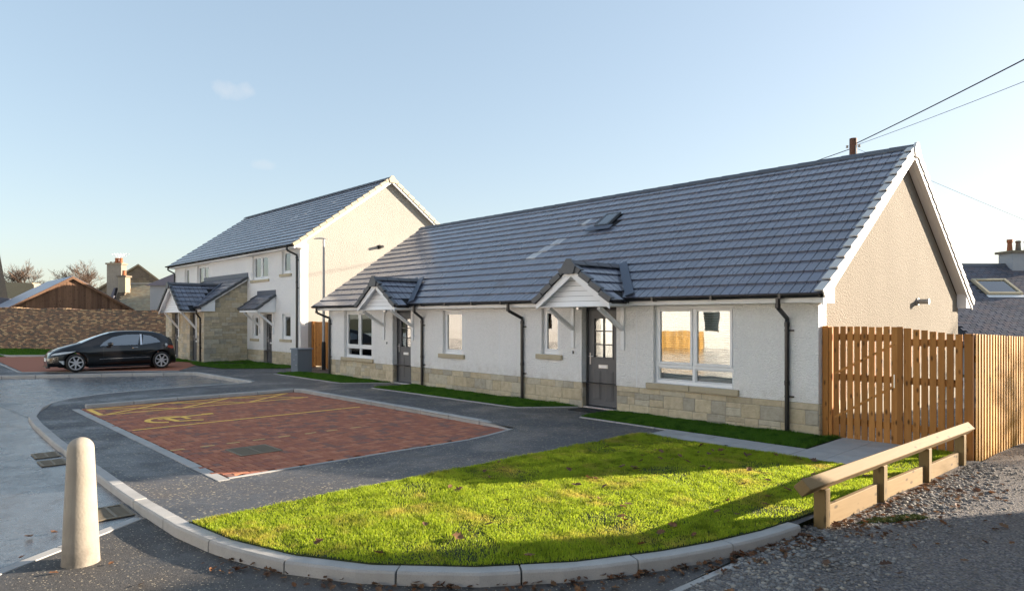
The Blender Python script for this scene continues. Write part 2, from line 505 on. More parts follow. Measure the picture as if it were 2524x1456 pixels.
def bollard_mat():
    m = Mat('cast_concrete_bollard', (.56, .51, .44), .8, spec=.3)
    col = m.mix(m.ramp(m.noise(3.0, 5, .6), [(.35, 0.), (.7, 1.)]), (.31, .275, .225), (.38, .34, .28))
    col = m.mix(m.math('MULTIPLY', m.ramp(m.noise(1.0, 5, .65, m.pos((14, 14, 1.1))), [(.52, 0.), (.74, 1.)]), .5), col, (.22, .19, .155))
    g = m.n('ShaderNodeNewGeometry'); sx = m.n('ShaderNodeSeparateXYZ'); m.l(g.outputs['Position'], sx.inputs[0])
    base = m.math('MULTIPLY', m.ramp(sx.outputs['Z'], [(0., 1.), (.10, 0.)]), m.ramp(m.noise(9, 4, .6), [(.35, .2), (.65, 1.)]))
    col = m.mix(m.math('MULTIPLY', base, .75), col, (.16, .14, .115))
    pit = m.voro(46, 'Distance'); col = m.mix(m.ramp(pit, [(.05, .8), (.10, 0.)]), col, (.22, .19, .16))
    m.set('Base Color', col); m.bump(m.math('ADD', m.noise(60, 3), m.math('MULTIPLY', pit, .6)), .25, .006)
    return m.m
MT['bollard_body'] = bollard_mat()
MT['paver'] = stone_mat('red_paving_block', [(.44, .16, .09), (.37, .13, .08), (.50, .20, .115), (.33, .125, .085), (.41, .145, .085), (.26, .125, .095), (.47, .185, .105), (.39, .14, .08)], .85, .25, .85, .06)
MT['paver_joint'] = Mat('jointing_sand', (.035, .027, .022), .95).m
def paint(name, c):
    m = Mat(name, c, .7)
    w = m.noise(24, 4, .7)
    m.set('Base Color', m.mix(m.ramp(w, [(.56, 0.), (.72, .55)]), c, (.2, .1, .06)))
    return m.m
MT['yellow'] = paint('yellow_road_paint', (1.0, .60, .10))
MT['yellow_faded'] = paint('faded_yellow_paint', (.66, .45, .16))

def leafy(name, cols, trans=.35, rough=.5):
    m = Mat(name, cols[0], rough, spec=.3)
    k = len(cols)
    col = m.ramp(m.rnd(), [(i / max(1, k - 1), c) for i, c in enumerate(cols)])
    patch = m.noise(1.25, 5, .65)
    m.set('Base Color', col)
    tr = m.n('ShaderNodeBsdfTranslucent'); m.l(col, tr.inputs[0])
    mx = m.n('ShaderNodeMixShader'); mx.inputs[0].default_value = trans
    out = m.nt.nodes['Material Output']
    m.l(m.p.outputs[0], mx.inputs[1]); m.l(tr.outputs[0], mx.inputs[2]); m.l(mx.outputs[0], out.inputs[0])
    return m, col, patch
def grass_mat(name, g1, g2, dry):
    m, col, patch = leafy(name, [g1, g2, tuple((a + b) / 2 for a, b in zip(g1, g2))], .62)
    c2 = m.mix(m.ramp(patch, [(.52, 0.), (.66, .9)]), col, dry)
    c2 = m.mix(m.ramp(m.noise(5.5, 4, .6), [(.50, 0.), (.68, .75)]), c2, tuple(x * .42 for x in g1))
    c2 = m.mix(m.ramp(m.noise(2.3, 3, .6), [(.58, 0.), (.7, .5)]), c2, tuple(x * .55 for x in g1))
    m.set('Base Color', c2)
    for n in m.nt.nodes:
        if n.type == 'BSDF_TRANSLUCENT': m.l(c2, n.inputs[0])
    return m.m
MT['grass'] = grass_mat('lawn_grass_sun_toned', (.27, .40, .024), (.48, .55, .045), (.56, .45, .10))  # sunlight put into the colour: turf brightened towards yellow
MT['grass2'] = grass_mat('turf_shade_toned', (.075, .20, .02), (.13, .27, .028), (.09, .21, .025))  # copy of the turf with the shade put into a deeper green
MT['leaf'] = leafy('fallen_leaf', [(.13, .06, .03), (.19, .085, .035), (.085, .045, .028), (.24, .13, .06), (.17, .10, .06), (.10, .05, .03)], .25, .6)[0].m
MT['pebble'] = stone_mat('gravel_stone', [(0.210, 0.210, 0.217), (0.147, 0.148, 0.154), (0.280, 0.273, 0.266), (0.112, 0.112, 0.119), (0.350, 0.322, 0.280), (0.175, 0.182, 0.196)], .85, .3)
MT['bark'] = Mat('bark', (.085, .06, .045), .95).m
MT['bark_far'] = Mat('far_twigs', (.13, .085, .06), .95).m
MT['pole'] = wood_mat('creosoted_pole', (.11, .05, .03), (.15, .07, .045))
MT['iron'] = Mat('cast_iron', (.06, .05, .042), .6, .6).m
MT['rust'] = Mat('worn_iron_grate', (.22, .18, .125), .65, .3).m
MT['cabinet'] = upvc('grey_cabinet_paint', (.15, .18, .215), .5)
MT['lamp'] = Mat('galvanised_steel', (.30, .31, .32), .5, .6).m
MT['terracotta'] = Mat('terracotta', (.32, .11, .045), .8).m
MT['wire'] = Mat('cable', (.02, .02, .02), .7).m
MT['rubber'] = Mat('rubber', (.02, .02, .02), .8).m
MT['moss'] = leafy('moss', [(.04, .06, .015), (.07, .09, .02)], .1, .9)[0].m

# ------------------------------------------------------------------ ground
BX0, BX1, BY0, BY1 = -12.2, -3.95, -7.52, -2.72       # red parking bay

def hpath(x, y):
    """footpath level: level at the houses, ramped down to the parking bay at its open sides"""
    if x < -13.5 or x > -1.5: return 0.0
    dx = x - BX1; dy = BY0 - y
    w = 0.0
    if BX0 - .3 < x < BX1 + 2.0:
        d = max(dx, dy, 0) if not (dx > 0 and dy > 0) else math.hypot(dx, dy)
        w = 1 - smooth01((d - .12) / 1.7)
    w *= smooth01((-2.45 - y) / 1.3)
    w *= smooth01((x + 13.4) / 1.2)
    return -.078 * w

OUTER = [(1.71, -4.57), (1.66, -5.0), (1.52, -5.6), (1.35, -6.1), (1.04, -6.78), (.58, -7.42), (-.01, -7.97), (-.64, -8.33), (-1.35, -8.55), (-2.1, -8.65),
         (-3.0, -8.68), (-4.5, -8.68), (-6.0, -8.68), (-8.0, -8.67), (-10.0, -8.62), (-11.3, -8.54), (-12.3, -8.34), (-13.2, -7.98), (-13.95, -7.45), (-14.5, -6.7), (-14.78, -5.8), (-14.87, -4.8), (-14.9, -3.6), (-14.9, -2.85)]
FARK = [(-15.02, -2.78), (-16.5, -2.8), (-18.2, -2.84), (-19.55, -2.84), (-19.9, -3.05), (-20.5, -4.15), (-21.4, -5.85), (-22.35, -7.7), (-23.0, -9.0), (-24.0, -11.2)]

sheet('ground', [(-900, -700), (700, -700), (700, 900), (-900, 900)], MT['earth'], -.16, label='rough open ground reaching the horizon')
sheet('road', [(-70, -60), (2.5, -60), (2.5, -8.8), (-2.9, -8.6), (-11.5, -8.46), (-13.2, -8.6), (-18, -8.9), (-24.0, -9.4), (-70, -14)], MT['road'], -.104, step=1.2, label='wet main road reflecting the sky')
sheet('access_road', [(-11.2, -8.44), (-11.2, -7.0), (-14.4, -2.3), (-20.2, -2.3), (-24.5, -9.7), (-18, -8.9), (-13.2, -8.6)], MT['arm'], -.1, label='damp side road ending at a kerb')
BAYH = [(BX0, BY0), (BX1, BY0), (BX1, BY1), (BX0, BY1)]
inner = [(1.66, -4.57)] + [(x - .06 * (1 if x > -2 else 0), y + .06) for x, y in OUTER[1:18]] + [(x + .06, y) for x, y in OUTER[18:]]
PATH = inner + [(-14.9, -2.75), (-19.7, -2.75)] + [(x - .06, y + .03) for x, y in FARK[4:]] + [(-30, -13.6), (-70, -16), (-70, 0), (-46, -4), (-34, 3), (-19, 14), (1.9, 14), (1.9, 0)]
sheet('footpath', PATH, MT['path'], -.004, holes=[BAYH], step=.55, hf=hpath, label='dark speckled tarmac footpath in front of the houses')
sheet('forecourt', [(-2.93, -8.62), (-2.05, -9.9), (2.0, -16), (40, -40), (40, -20), (1.58, -7.4), (1.58, -4.5), (-2, -7.8)], MT['forecourt'], -.098, label='gritty tarmac in the foreground around the bollard')
def hgr(x, y):
    return .05 * smooth01((y + 4) / 6) + .012 * math.sin(x * 2.1 + y) * math.sin(y * 1.7)
sheet('gravel_track', [(1.25, -4.0), (1.45, -4.75), (1.66, -5.2), (1.60, -7.6), (30, -36), (60, -30), (60, 40), (2.3, 40), (2.1, .1), (1.5, -.2)], MT['gravel'], -.09, step=.9, hf=hgr, label='dark compacted gravel track beside the knee rail')

# kerbs ------------------------------------------------------------
def resample(P, step):
    P = [Vector(p) for p in P]; d = [0]
    for a, b in zip(P, P[1:]): d.append(d[-1] + (b - a).length)
    n = max(1, round(d[-1] / step)); out = []
    def at(t):
        for i in range(len(P) - 1):
            if t <= d[i + 1] + 1e-9:
                return P[i] + (P[i + 1] - P[i]) * ((t - d[i]) / max(1e-9, d[i + 1] - d[i]))
        return P[-1]
    return [[at(d[-1] * (k + j / 3) / n) for j in range(4)] for k in range(n)]

def kerb(name, line, top, bottom, width, side, label, step=.915, mat='kerb', gap=.014, chamfer=.02):
    """kerb stones along a line; side=+1 puts the stone body to the left of the travel direction"""
    root = empty(name, (line[0][0], line[0][1], bottom), label, None)
    root['kind'] = 'structure'
    for seg in resample([Vector((p[0], p[1])) for p in line], step):
        mb = MB(); n = len(seg); rows = []
        jz = random.uniform(-.003, .003)
        L = (seg[-1] - seg[0]).length
        for i, p in enumerate(seg):
            d = (seg[min(i + 1, n - 1)] - seg[max(i - 1, 0)]).normalized()
            q = p.copy()
            if i == 0: q += d * gap / 2
            if i == n - 1: q -= d * gap / 2
            nr = Vector((-d.y, d.x)) * side
            tz = (top(q.x, q.y) if callable(top) else top) + jz
            prof = [(0, bottom), (0.004, tz - chamfer), (chamfer * .8, tz), (width, tz), (width, bottom)]
            rows.append([(q.x + nr.x * u, q.y + nr.y * u, z) for u, z in prof])
        vs = [p for r in rows for p in r]; m = 5
        fs = [(i * m + k, i * m + (k + 1) % m, (i + 1) * m + (k + 1) % m, (i + 1) * m + k) for i in range(n - 1) for k in range(m)]
        fs += [tuple(range(m)), tuple((n - 1) * m + k for k in range(m))]
        mb.add(vs, fs).build('kerb_stone', MT[mat], root, bevel=.003)
    return root
kerb('kerb', OUTER, lambda x, y: hpath(x, y) + .004, -.2, .13, -1, 'pale concrete kerb curving round the lawn and the parking bay')
kerb('kerb', FARK, .006, -.2, .13, -1, 'concrete kerb at the far end of the side road in front of the black car')
# kerb round the red bay
kerb('kerb', [(BX0, BY0 + .1), (BX0 - .1, -5.6), (BX0, BY1), (-9, BY1 + .02), (-6, BY1 + .02), (-4.9, BY1)], .01, -.2, .13, 1, 'raised concrete kerb along the back and left of the red parking bay')
kerb('kerb', [(-4.9, BY1), (BX1 + .02, BY1)], lambda x, y: .008 - .07 * (x + 4.9) / .95, -.2, .13, 1, 'dropped end stone of the bay kerb tapering to the path', step=.95)
kerb('kerb', [(BX1 + .12, BY0), (BX0 - .1, BY0)], -.07, -.2, .14, 1, 'flush concrete kerb across the front of the red parking bay', chamfer=.008)
kerb('kerb', [(BX1, BY1 - .1), (BX1, BY0)], lambda x, y: hpath(x + .1, y) + .004, -.2, .06, 1, 'thin concrete edging on the right side of the red parking bay', chamfer=.006)
kerb('edging', [(-2.99, -8.76), (-2.2, -9.9), (-1.0, -11.6)], -.09, -.2, .11, 1, 'flush pale channel stones between the wet road and the gritty tarmac', chamfer=.004)
kerb('edging', [(1.62, -5.55), (1.58, -6.6), (1.56, -8.2)], -.085, -.2, .06, 1, 'thin flush concrete edging between tarmac and gravel', chamfer=.004)

# parking bay blocks -----------------------------------------------------
bay = sheet('parking_bay', [(BX0 - .15, BY0), (BX1, BY0), (BX1, BY1), (BX0 - .15, BY1)], MT['paver_joint'], -.092, label='red block paved parking bay with yellow markings')
def block_mesh(L, W, H=.02, c=.006, g=.0045):
    mb = MB(); x, y = L / 2 - g, W / 2 - g
    b = [(-x, -y, 0), (x, -y, 0), (x, y, 0), (-x, y, 0)]
    m_ = [(-x, -y, H - c), (x, -y, H - c), (x, y, H - c), (-x, y, H - c)]
    t = [(-x + c, -y + c, H), (x - c, -y + c, H), (x - c, y - c, H), (-x + c, y - c, H)]
    fs = [(8, 9, 10, 11)]
    for i in range(4):
        j = (i + 1) % 4
        fs += [(i, j, 4 + j, 4 + i), (4 + i, 4 + j, 8 + j, 8 + i)]
    return MB().add(b + m_ + t, fs)

def pieces(name, spots, protos, mat, parent, limit=300, jit=0.0):
    """spots: (world Vector, Matrix3x3 or angle, proto index, optional material); nearest ones become objects, the rest one joined part"""
    spots = sorted(spots, key=lambda s: (s[0] - CAM).length)
    mes = {}
    o0 = org(parent)
    rest = []
    for i, s in enumerate(spots):
        p, R, k = s[:3]
        mt = s[3] if len(s) > 3 and s[3] is not None else mat
        if not isinstance(R, Matrix): R = Matrix.Rotation(R, 3, 'Z')
        if i < limit:
            key = (k, mt)
            if key not in mes:
                me = protos[k].mesh(name, fix=True); me.materials.append(MT[mt]); mes[key] = me
            o = bpy.data.objects.new(name, mes[key]); COL.objects.link(o); o.parent = parent
            o.matrix_basis = Matrix.Translation(p - o0) @ R.to_4x4()
        else:
            rest.append((p, R, k))
    if rest:
        vs = []; fs = []; n = 0
        PV = {k: np.array(protos[k].v) for k in {r[2] for r in rest}}
        for p, R, k in rest:
            A = PV[k] @ np.array(R).T + np.array(p - o0)
            vs.append(A); fs += [tuple(a + n for a in f) for f in protos[k].f]; n += len(A)
        me = bpy.data.meshes.new(name); me.from_pydata(np.concatenate(vs).tolist(), [], fs)
        bm = bmesh.new(); bm.from_mesh(me); bmesh.ops.recalc_face_normals(bm, faces=bm.faces); bm.to_mesh(me); bm.free()
        o = link(name + 's', me, MT[mat], parent); o['kind'] = 'stuff'
    return

spots = []
W_ = .102
x_soldier = BY0 + .02
nx = int((BX1 - BX0) / W_) + 3; ny = int((BY1 - BY0) / W_) + 2
for j in range(-2, ny):
    for i in range(-2, nx):
        k = (i - j) % 4
        if k == 0: cx, cy, a = (i + 1) * W_, (j + .5) * W_, 0
        elif k == 2: cx, cy, a = (i + .5) * W_, (j) * W_, math.pi / 2
        else: continue
        X = BX0 - .1 + cx; Y = BY0 + .02 + cy
        if X < BX0 - .1 or X > BX1 - .02 or Y < BY0 - .01 or Y > BY1 + .05: continue
        spots.append((Vector((X, Y, -.092 + random.uniform(-.0012, .0012))), Matrix.Rotation(a + random.uniform(-.012, .012), 3, 'Z'), 0))
pieces('paving_block', spots, [block_mesh(2 * W_, W_)], 'paver', bay, 300)

def flat(name, pts, z, mat, parent):
    mb = MB(); mb.poly([(x, y, z) for x, y in pts])
    return mb.build(name, mat, parent, fix=False)
def stripe(name, a, b, w, z=-.0685, parent=bay, mat=None):
    a, b = Vector(a), Vector(b); d = (b - a).normalized(); n = Vector((-d.y, d.x)) * w / 2
    return flat(name, [a - n, b - n, b + n, a + n], z, mat or MT['yellow'], parent)
YB = BY0 + .08; YT = BY1 - .33
stripe('painted_line', (-8.48, YB), (-8.48, YT), .075)
stripe('painted_line', (-10.9, YB), (-10.9, YT), .08, -.0684)
stripe('painted_line', (-12.0, YB), (-12.0, YT), .08, -.0684)
stripe('painted_line', (-12.04, YB + .03), (-10.86, YB + .03), .1, -.0676)
for k in range(3):
    y0 = YB + .1 + k * 1.42
    stripe('painted_line', (-11.96, y0 + 1.35), (-10.94, y0 + .05), .08, -.0668)
    stripe('painted_line', (-11.96, y0 + .05), (-10.94, y0 + 1.35), .08, -.066)
# wheelchair symbol, seen lying on its side
def symbol():
    mb = MB(); z = -.0675; c = Vector((-9.42, -6.62))
    pts = []
    R1, R2 = .42, .31; n = 22
    for i in range(n + 1):
        t = rad(40) + rad(215) * i / n
        pts.append((c.x + .05 + R1 * math.cos(t + rad(90)), c.y - .0 + R1 * math.sin(t + rad(90)) * .95, z))
    for i in range(n, -1, -1):
        t = rad(40) + rad(215) * i / n
        pts.append((c.x + .05 + R2 * math.cos(t + rad(90)), c.y + R2 * math.sin(t + rad(90)) * .95, z))
    for i in range(n):
        mb.poly([pts[i], pts[i + 1], pts[2 * n - i], pts[2 * n + 1 - i]])
    def st(a, b, w, zz):
        a, b = Vector(a), Vector(b); d = (b - a).normalized(); k = Vector((-d.y, d.x)) * w / 2
        mb.poly([(p.x, p.y, zz) for p in (a - k, b - k, b + k, a + k)])
    st((-9.55, -6.75), (-9.6, -5.9), .11, z + .0006)
    st((-9.6, -6.32), (-9.2, -6.3), .09, z + .001)
    st((-9.55, -6.62), (-9.02, -6.55), .11, z + .0014)
    st((-9.05, -6.6), (-8.86, -6.15), .10, z + .0018)
    st((-9.62, -5.93), (-9.6, -5.72), .17, z + .0022)
    return mb.build('painted_wheelchair_symbol', MT['yellow'], bay)
symbol()
for y in (-7.42, -7.0, -6.62, -6.22, -5.8, -5.35, -4.96, -4.5):
    stripe('painted_dash', (-6.14, y - .1), (-6.14, y + .1), .055, -.0685, mat=MT['yellow_faded'])

# second red bay under the car
BAY2 = [(-23.75, -7.1), (-20.75, -3.05), (-24.5, -.9), (-30, -2.2), (-34.2, -4.9), (-35.2, -6.6), (-31.4, -7.0)]
sheet('parking_bay', BAY2, MT['paver'], .004, label='red paved parking bay under the black car')
kerb('edging', [(-20.72, -3.0), (-23.72, -7.15), (-31.6, -7.08), (-36.5, -7.0)], .012, -.1, .08, 1, 'flush pale edging round the far red bay', chamfer=.004)
kerb('kerb', [(-36.4, -6.55), (-35.0, -6.35), (-33.9, -4.75), (-31.5, -2.9)], .09, -.1, .13, 1, 'low kerb between the far red bay and the grass by the brick wall')

# slab path ----------------------------------------------------------------
slabs = empty('slab_path', (-1.9, -1.7, 0), 'pale concrete slab path from the tarmac to the timber gate', None); slabs['kind'] = 'structure'
def slab(x0, x1, y0, y1, z=.022):
    g = .004
    MB().box(x0 + g, x1 - g, y0 + g, y1 - g, -.02, z + random.uniform(-.002, .002)).build('paving_slab', MT['slab'], slabs, bevel=.004)
for i in range(5):
    xa = -1.95 + i * .45
    slab(xa, xa + .45, -1.73, -1.43); slab(xa, xa + .45, -1.43, -1.13)
for j in range(5):
    for i in range(2):
        slab(.3 + i * .45, .75 + i * .45, -1.73 + j * .45, -1.28 + j * .45)

# lawns -------------------------------------------------------------------
def grass(name, outline, n, h, mat, label, z=.02, lean=.5, w=.0055, hole=None):
    xs = [p[0] for p in outline]; ys = [p[1] for p in outline]
    P = []
    tot = 0
    while tot < n:
        q = RNG.random((n, 2)) * [max(xs) - min(xs), max(ys) - min(ys)] + [min(xs), min(ys)]
        # vectorised point in polygon
        ins = np.zeros(len(q), bool); j = len(outline) - 1
        for i in range(len(outline)):
            xi, yi = outline[i]; xj, yj = outline[j]
            c = ((yi > q[:, 1]) != (yj > q[:, 1])) & (q[:, 0] < (xj - xi) * (q[:, 1] - yi) / (yj - yi + 1e-12) + xi)
            ins ^= c; j = i
        if hole is not None: ins &= ~hole(q)
        P.append(q[ins]); tot += ins.sum()
    P = np.concatenate(P)[:n]
    a = RNG.random(n) * 2 * np.pi; b = RNG.random(n) * 2 * np.pi
    clump = .75 + .35 * np.sin(P[:, 0] * 3.1 + 1.3 * np.sin(P[:, 1] * 2.3)) * np.sin(P[:, 1] * 2.7 + np.sin(P[:, 0] * 1.9)) + .18 * np.sin(P[:, 0] * 11 + P[:, 1] * 7) * np.sin(P[:, 1] * 13 - P[:, 0] * 5)
    hh = h * (.45 + .75 * RNG.random(n)) * np.clip(clump, .35, 1.4)
    ln = lean * hh * (.3 + RNG.random(n))
    ww = w * (.6 + .8 * RNG.random(n))
    base = np.column_stack([P, np.full(n, z)])
    side = np.column_stack([np.cos(a), np.sin(a), np.zeros(n)]) * ww[:, None] / 2
    tilt = np.column_stack([np.cos(b), np.sin(b), np.zeros(n)])
    mid = base + tilt * (ln * .35)[:, None]; mid[:, 2] += hh * .6
    tip = base + tilt * ln[:, None]; tip[:, 2] += hh
    V = np.empty((n, 5, 3)); V[:, 0] = base - side; V[:, 1] = base + side; V[:, 2] = mid + side * .8; V[:, 3] = mid - side * .8; V[:, 4] = tip
    me = bpy.data.meshes.new(name)
    me.vertices.add(n * 5); me.vertices.foreach_set('co', V.reshape(-1))
    idx = np.arange(n)[:, None] * 5 + np.array([0, 1, 2, 3, 3, 2, 4])
    me.loops.add(n * 7); me.loops.foreach_set('vertex_index', idx.reshape(-1).astype(np.int32))
    ls = np.column_stack([np.arange(n) * 7, np.arange(n) * 7 + 4]).reshape(-1)
    me.polygons.add(n * 2); me.polygons.foreach_set('loop_start', ls.astype(np.int32))
    me.polygons.foreach_set('use_smooth', np.ones(n * 2, bool))
    me.update(); me.validate()
    o = link(name, me, MT[mat]); tag(o, label, 'grass', None, 'stuff')
    return o

def inset(P, w):
    out = []
    for i, p in enumerate(P):
        a_, b_ = Vector(P[max(0, i - 1)]), Vector(P[min(len(P) - 1, i + 1)]); d_ = (b_ - a_).normalized()
        out.append((p[0] + d_.y * w, p[1] - d_.x * w))
    return out
KIN = inset(OUTER[:10], .128)
LAWN = [(-2.08, -1.78), (-2.1, -5.0), (-2.12, -7.5), (-2.08, -8.53)] + KIN[:0:-1] + [(1.60, -4.4), (1.72, -3.0), (1.8, -1.0), (1.84, .1), (1.22, .1), (1.22, -1.76), (0, -1.78)]
def soil(outline, label, z=.014):
    c = Vector((sum(p[0] for p in outline) / len(outline), sum(p[1] for p in outline) / len(outline)))
    o = sheet('lawn', outline, MT['soil'], z, label=label)
    mb = MB(); n = len(outline)
    for i in range(n):
        (a_, b_), (c_, d_) = outline[i], outline[(i + 1) % n]
        mb.poly([(a_, b_, -.12), (c_, d_, -.12), (c_, d_, z), (a_, b_, z)])
    mb.build('turf_edge', MT['soil'], o, fix=False)
soil(LAWN, 'turf under the sunlit corner lawn')
def thin(q):   # mown, bare and scuffed patches
    f = np.sin(q[:, 0] * 2.3 + q[:, 1] * 1.1) * np.sin(q[:, 1] * 2.9 - q[:, 0] * .7) + .5 * np.sin(q[:, 0] * 5.3) * np.sin(q[:, 1] * 4.1)
    return (f > .7) & (RNG.random(len(q)) < .6)
near = [p for p in LAWN]
grass('grass', LAWN, 250000, .036, 'grass', 'sunlit corner lawn grass inside the curved kerb', .014, .55, .0055, thin)
STR_R = [(-3.92, -1.06), (-3.92, -.03), (-.02, -.03), (.26, .2), (.26, -1.1)]
STR_M = [(-11.05, -1.12), (-10.9, -.03), (-4.9, -.03), (-5.72, -1.02)]
STR_L = [(-17.1, -1.1), (-17.3, -.38), (-15.6, -.03), (-11.95, -.03), (-12.85, -1.1)]
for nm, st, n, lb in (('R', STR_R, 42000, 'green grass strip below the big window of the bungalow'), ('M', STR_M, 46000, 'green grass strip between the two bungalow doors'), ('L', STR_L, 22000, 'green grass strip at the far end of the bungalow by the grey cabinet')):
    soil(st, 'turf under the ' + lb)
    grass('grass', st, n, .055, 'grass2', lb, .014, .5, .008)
for pts, lb in (([(-3.92, -1.07), (.28, -1.11)], 'thin concrete edging in front of the right grass strip'), ([(-11.1, -1.13), (-5.72, -1.03), (-4.9, -.03)], 'thin concrete edging in front of the middle grass strip'), ([(-17.2, -1.12), (-12.85, -1.12), (-11.93, -.05)], 'thin concrete edging in front of the far grass strip')):
    kerb('edging', pts, .014, -.1, .045, -1, lb, chamfer=.003)
H2A = [(-27.9, -1.0), (-26.4, -1.75), (-24.2, -.95), (-23.2, .2), (-23.2, .76), (-24.3, .76), (-24.3, -1.0)]
H2B = [(-24.4, -1.5), (-22.6, -.5), (-22.9, .75), (-19.4, .75), (-19.2, .1), (-20.6, -1.6), (-22.8, -1.75)]
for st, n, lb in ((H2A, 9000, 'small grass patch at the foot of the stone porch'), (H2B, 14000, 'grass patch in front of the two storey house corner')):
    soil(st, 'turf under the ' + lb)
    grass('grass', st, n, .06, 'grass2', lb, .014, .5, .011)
GW = [(-33.2, -3.4), (-34.1, -5.0), (-35.4, -6.7), (-42, -7.0), (-60, -12), (-60, -11.2), (-45.2, -5.7), (-34.6, .7)]
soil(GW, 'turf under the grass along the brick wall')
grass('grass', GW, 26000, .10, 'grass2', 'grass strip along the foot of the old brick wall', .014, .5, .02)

# ------------------------------------------------------------------ building parts
def stone_proto(seed, rough=.018):
    r = random.Random(seed); mb = MB(); n = 4
    pts = []
    for j in range(n):
        for i in range(n):
            lv = (-.5, -.455, .45, .5)
            x = lv[i]; z = (-.5, -.42, .41, .5)[j]
            edge = i in (0, n - 1) or j in (0, n - 1)
            if edge: x += r.uniform(-.006, .006); z += r.uniform(-.02, .02)
            else: x += r.uniform(-.02, .02); z += r.uniform(-.05, .05)
            y = -.15 if edge else -r.uniform(.45, 1.0)
            pts.append((x, y, z))
    b = len(pts)
    pts += [(-.5, 2.5, -.5), (.5, 2.5, -.5), (.5, 2.5, .5), (-.5, 2.5, .5)]
    fs = [(j * n + i, j * n + i + 1, (j + 1) * n + i + 1, (j + 1) * n + i) for j in range(n - 1) for i in range(n - 1)]
    c = [0, n - 1, n * n - 1, n * (n - 1)]
    fs += [(b, b + 1, n - 1) + tuple(range(n - 2, -1, -1)), (b + 2, b + 3) + tuple(range(n * (n - 1), n * n)),
           (b + 1, b + 2) + tuple(n * (j + 1) - 1 for j in range(n - 1, -1, -1)), (b + 3, b) + tuple(n * j for j in range(n))]
    return mb.add(pts, fs)
STONES = [stone_proto(i) for i in range(5)]

def ashlar(u0, u1, z0, z1, rnd, hs=(.17, .2, .235), wl=(.22, .55), gap=.009):
    out = []; z = z0
    while z < z1 - .03:
        h = rnd.choice(hs)
        if z + h > z1 - .08: h = z1 - z
        u = u0
        while u < u1 - .01:
            w = rnd.uniform(*wl)
            if u + w > u1 - .16: w = u1 - u
            t = rnd.random()
            if h > .15 and t < .34:
                k = rnd.uniform(.36, .64)
                if rnd.random() < .5 and w > .3:
                    m = rnd.uniform(.4, .6)
                    out += [(u, u + w * m, z, z + h * k), (u + w * m, u + w, z, z + h * k), (u, u + w, z + h * k, z + h)]
                else:
                    out += [(u, u + w, z, z + h * k), (u, u + w, z + h * k, z + h)]
            else: out.append((u, u + w, z, z + h))
            u += w
        z += h
    return [(a + gap / 2, b - gap / 2, c + gap / 2, d - gap / 2) for a, b, c, d in out if b - a > .04 and d - c > .03]

def lay_stones(parent, rects, o, ud, nd, seed, mat='stone', limit=300, depth=.012, name='stone'):
    """o origin, ud horizontal direction, nd outward normal"""
    r = random.Random(seed); o, ud, nd = Vector(o), Vector(ud), Vector(nd); sp = []
    for a, b, c, d in rects:
        R = Matrix((ud * (b - a), -nd * depth, Vector((0, 0, 1)) * (d - c))).transposed()
        if ud.cross(-nd).z < 0:
            R = Matrix((ud * (b - a) * -1, -nd * depth, Vector((0, 0, 1)) * (d - c))).transposed()
        sp.append((o + ud * (a + b) / 2 + Vector((0, 0, (c + d) / 2)) + nd * r.uniform(-.002, .003), R, r.randrange(len(STONES))))
    pieces(name, sp, STONES, mat, parent, limit)

def facade(x0, x1, z0, z1, y, openings, depth, sides=True):
    """front wall facing -y with rectangular holes and their reveals"""
    xs = sorted({x0, x1, *[v for o in openings for v in o[:2]]}); zs = sorted({z0, z1, *[max(z0, min(z1, v)) for o in openings for v in o[2:4]]})
    mb = MB()
    for i in range(len(xs) - 1):
        for j in range(len(zs) - 1):
            cx, cz = (xs[i] + xs[i + 1]) / 2, (zs[j] + zs[j + 1]) / 2
            if any(o[0] < cx < o[1] and o[2] < cz < o[3] for o in openings): continue
            a, b, c, d = xs[i], xs[i + 1], zs[j], zs[j + 1]
            mb.poly([(a, y, c), (b, y, c), (b, y, d), (a, y, d)])
            mb.poly([(b, y + depth, c), (a, y + depth, c), (a, y + depth, d), (b, y + depth, d)])
    for a, b, c, d in openings:
        c2, d2 = max(c, z0), min(d, z1)
        mb.poly([(a, y, c2), (a, y, d2), (a, y + depth, d2), (a, y + depth, c2)])
        mb.poly([(b, y, d2), (b, y, c2), (b, y + depth, c2), (b, y + depth, d2)])
        if d < z1: mb.poly([(a, y, d), (b, y, d), (b, y + depth, d), (a, y + depth, d)])
        if c > z0: mb.poly([(b, y, c), (a, y, c), (a, y + depth, c), (b, y + depth, c)])
    mb.poly([(x0, y, z0), (x1, y, z0), (x1, y + depth, z0), (x0, y + depth, z0)])
    mb.poly([(x0, y + depth, z1), (x1, y + depth, z1), (x1, y, z1), (x0, y, z1)])
    if sides:
        mb.poly([(x0, y + depth, z0), (x0, y + depth, z1), (x0, y, z1), (x0, y, z0)])
        mb.poly([(x1, y, z0), (x1, y, z1), (x1, y + depth, z1), (x1, y + depth, z0)])
    return mb

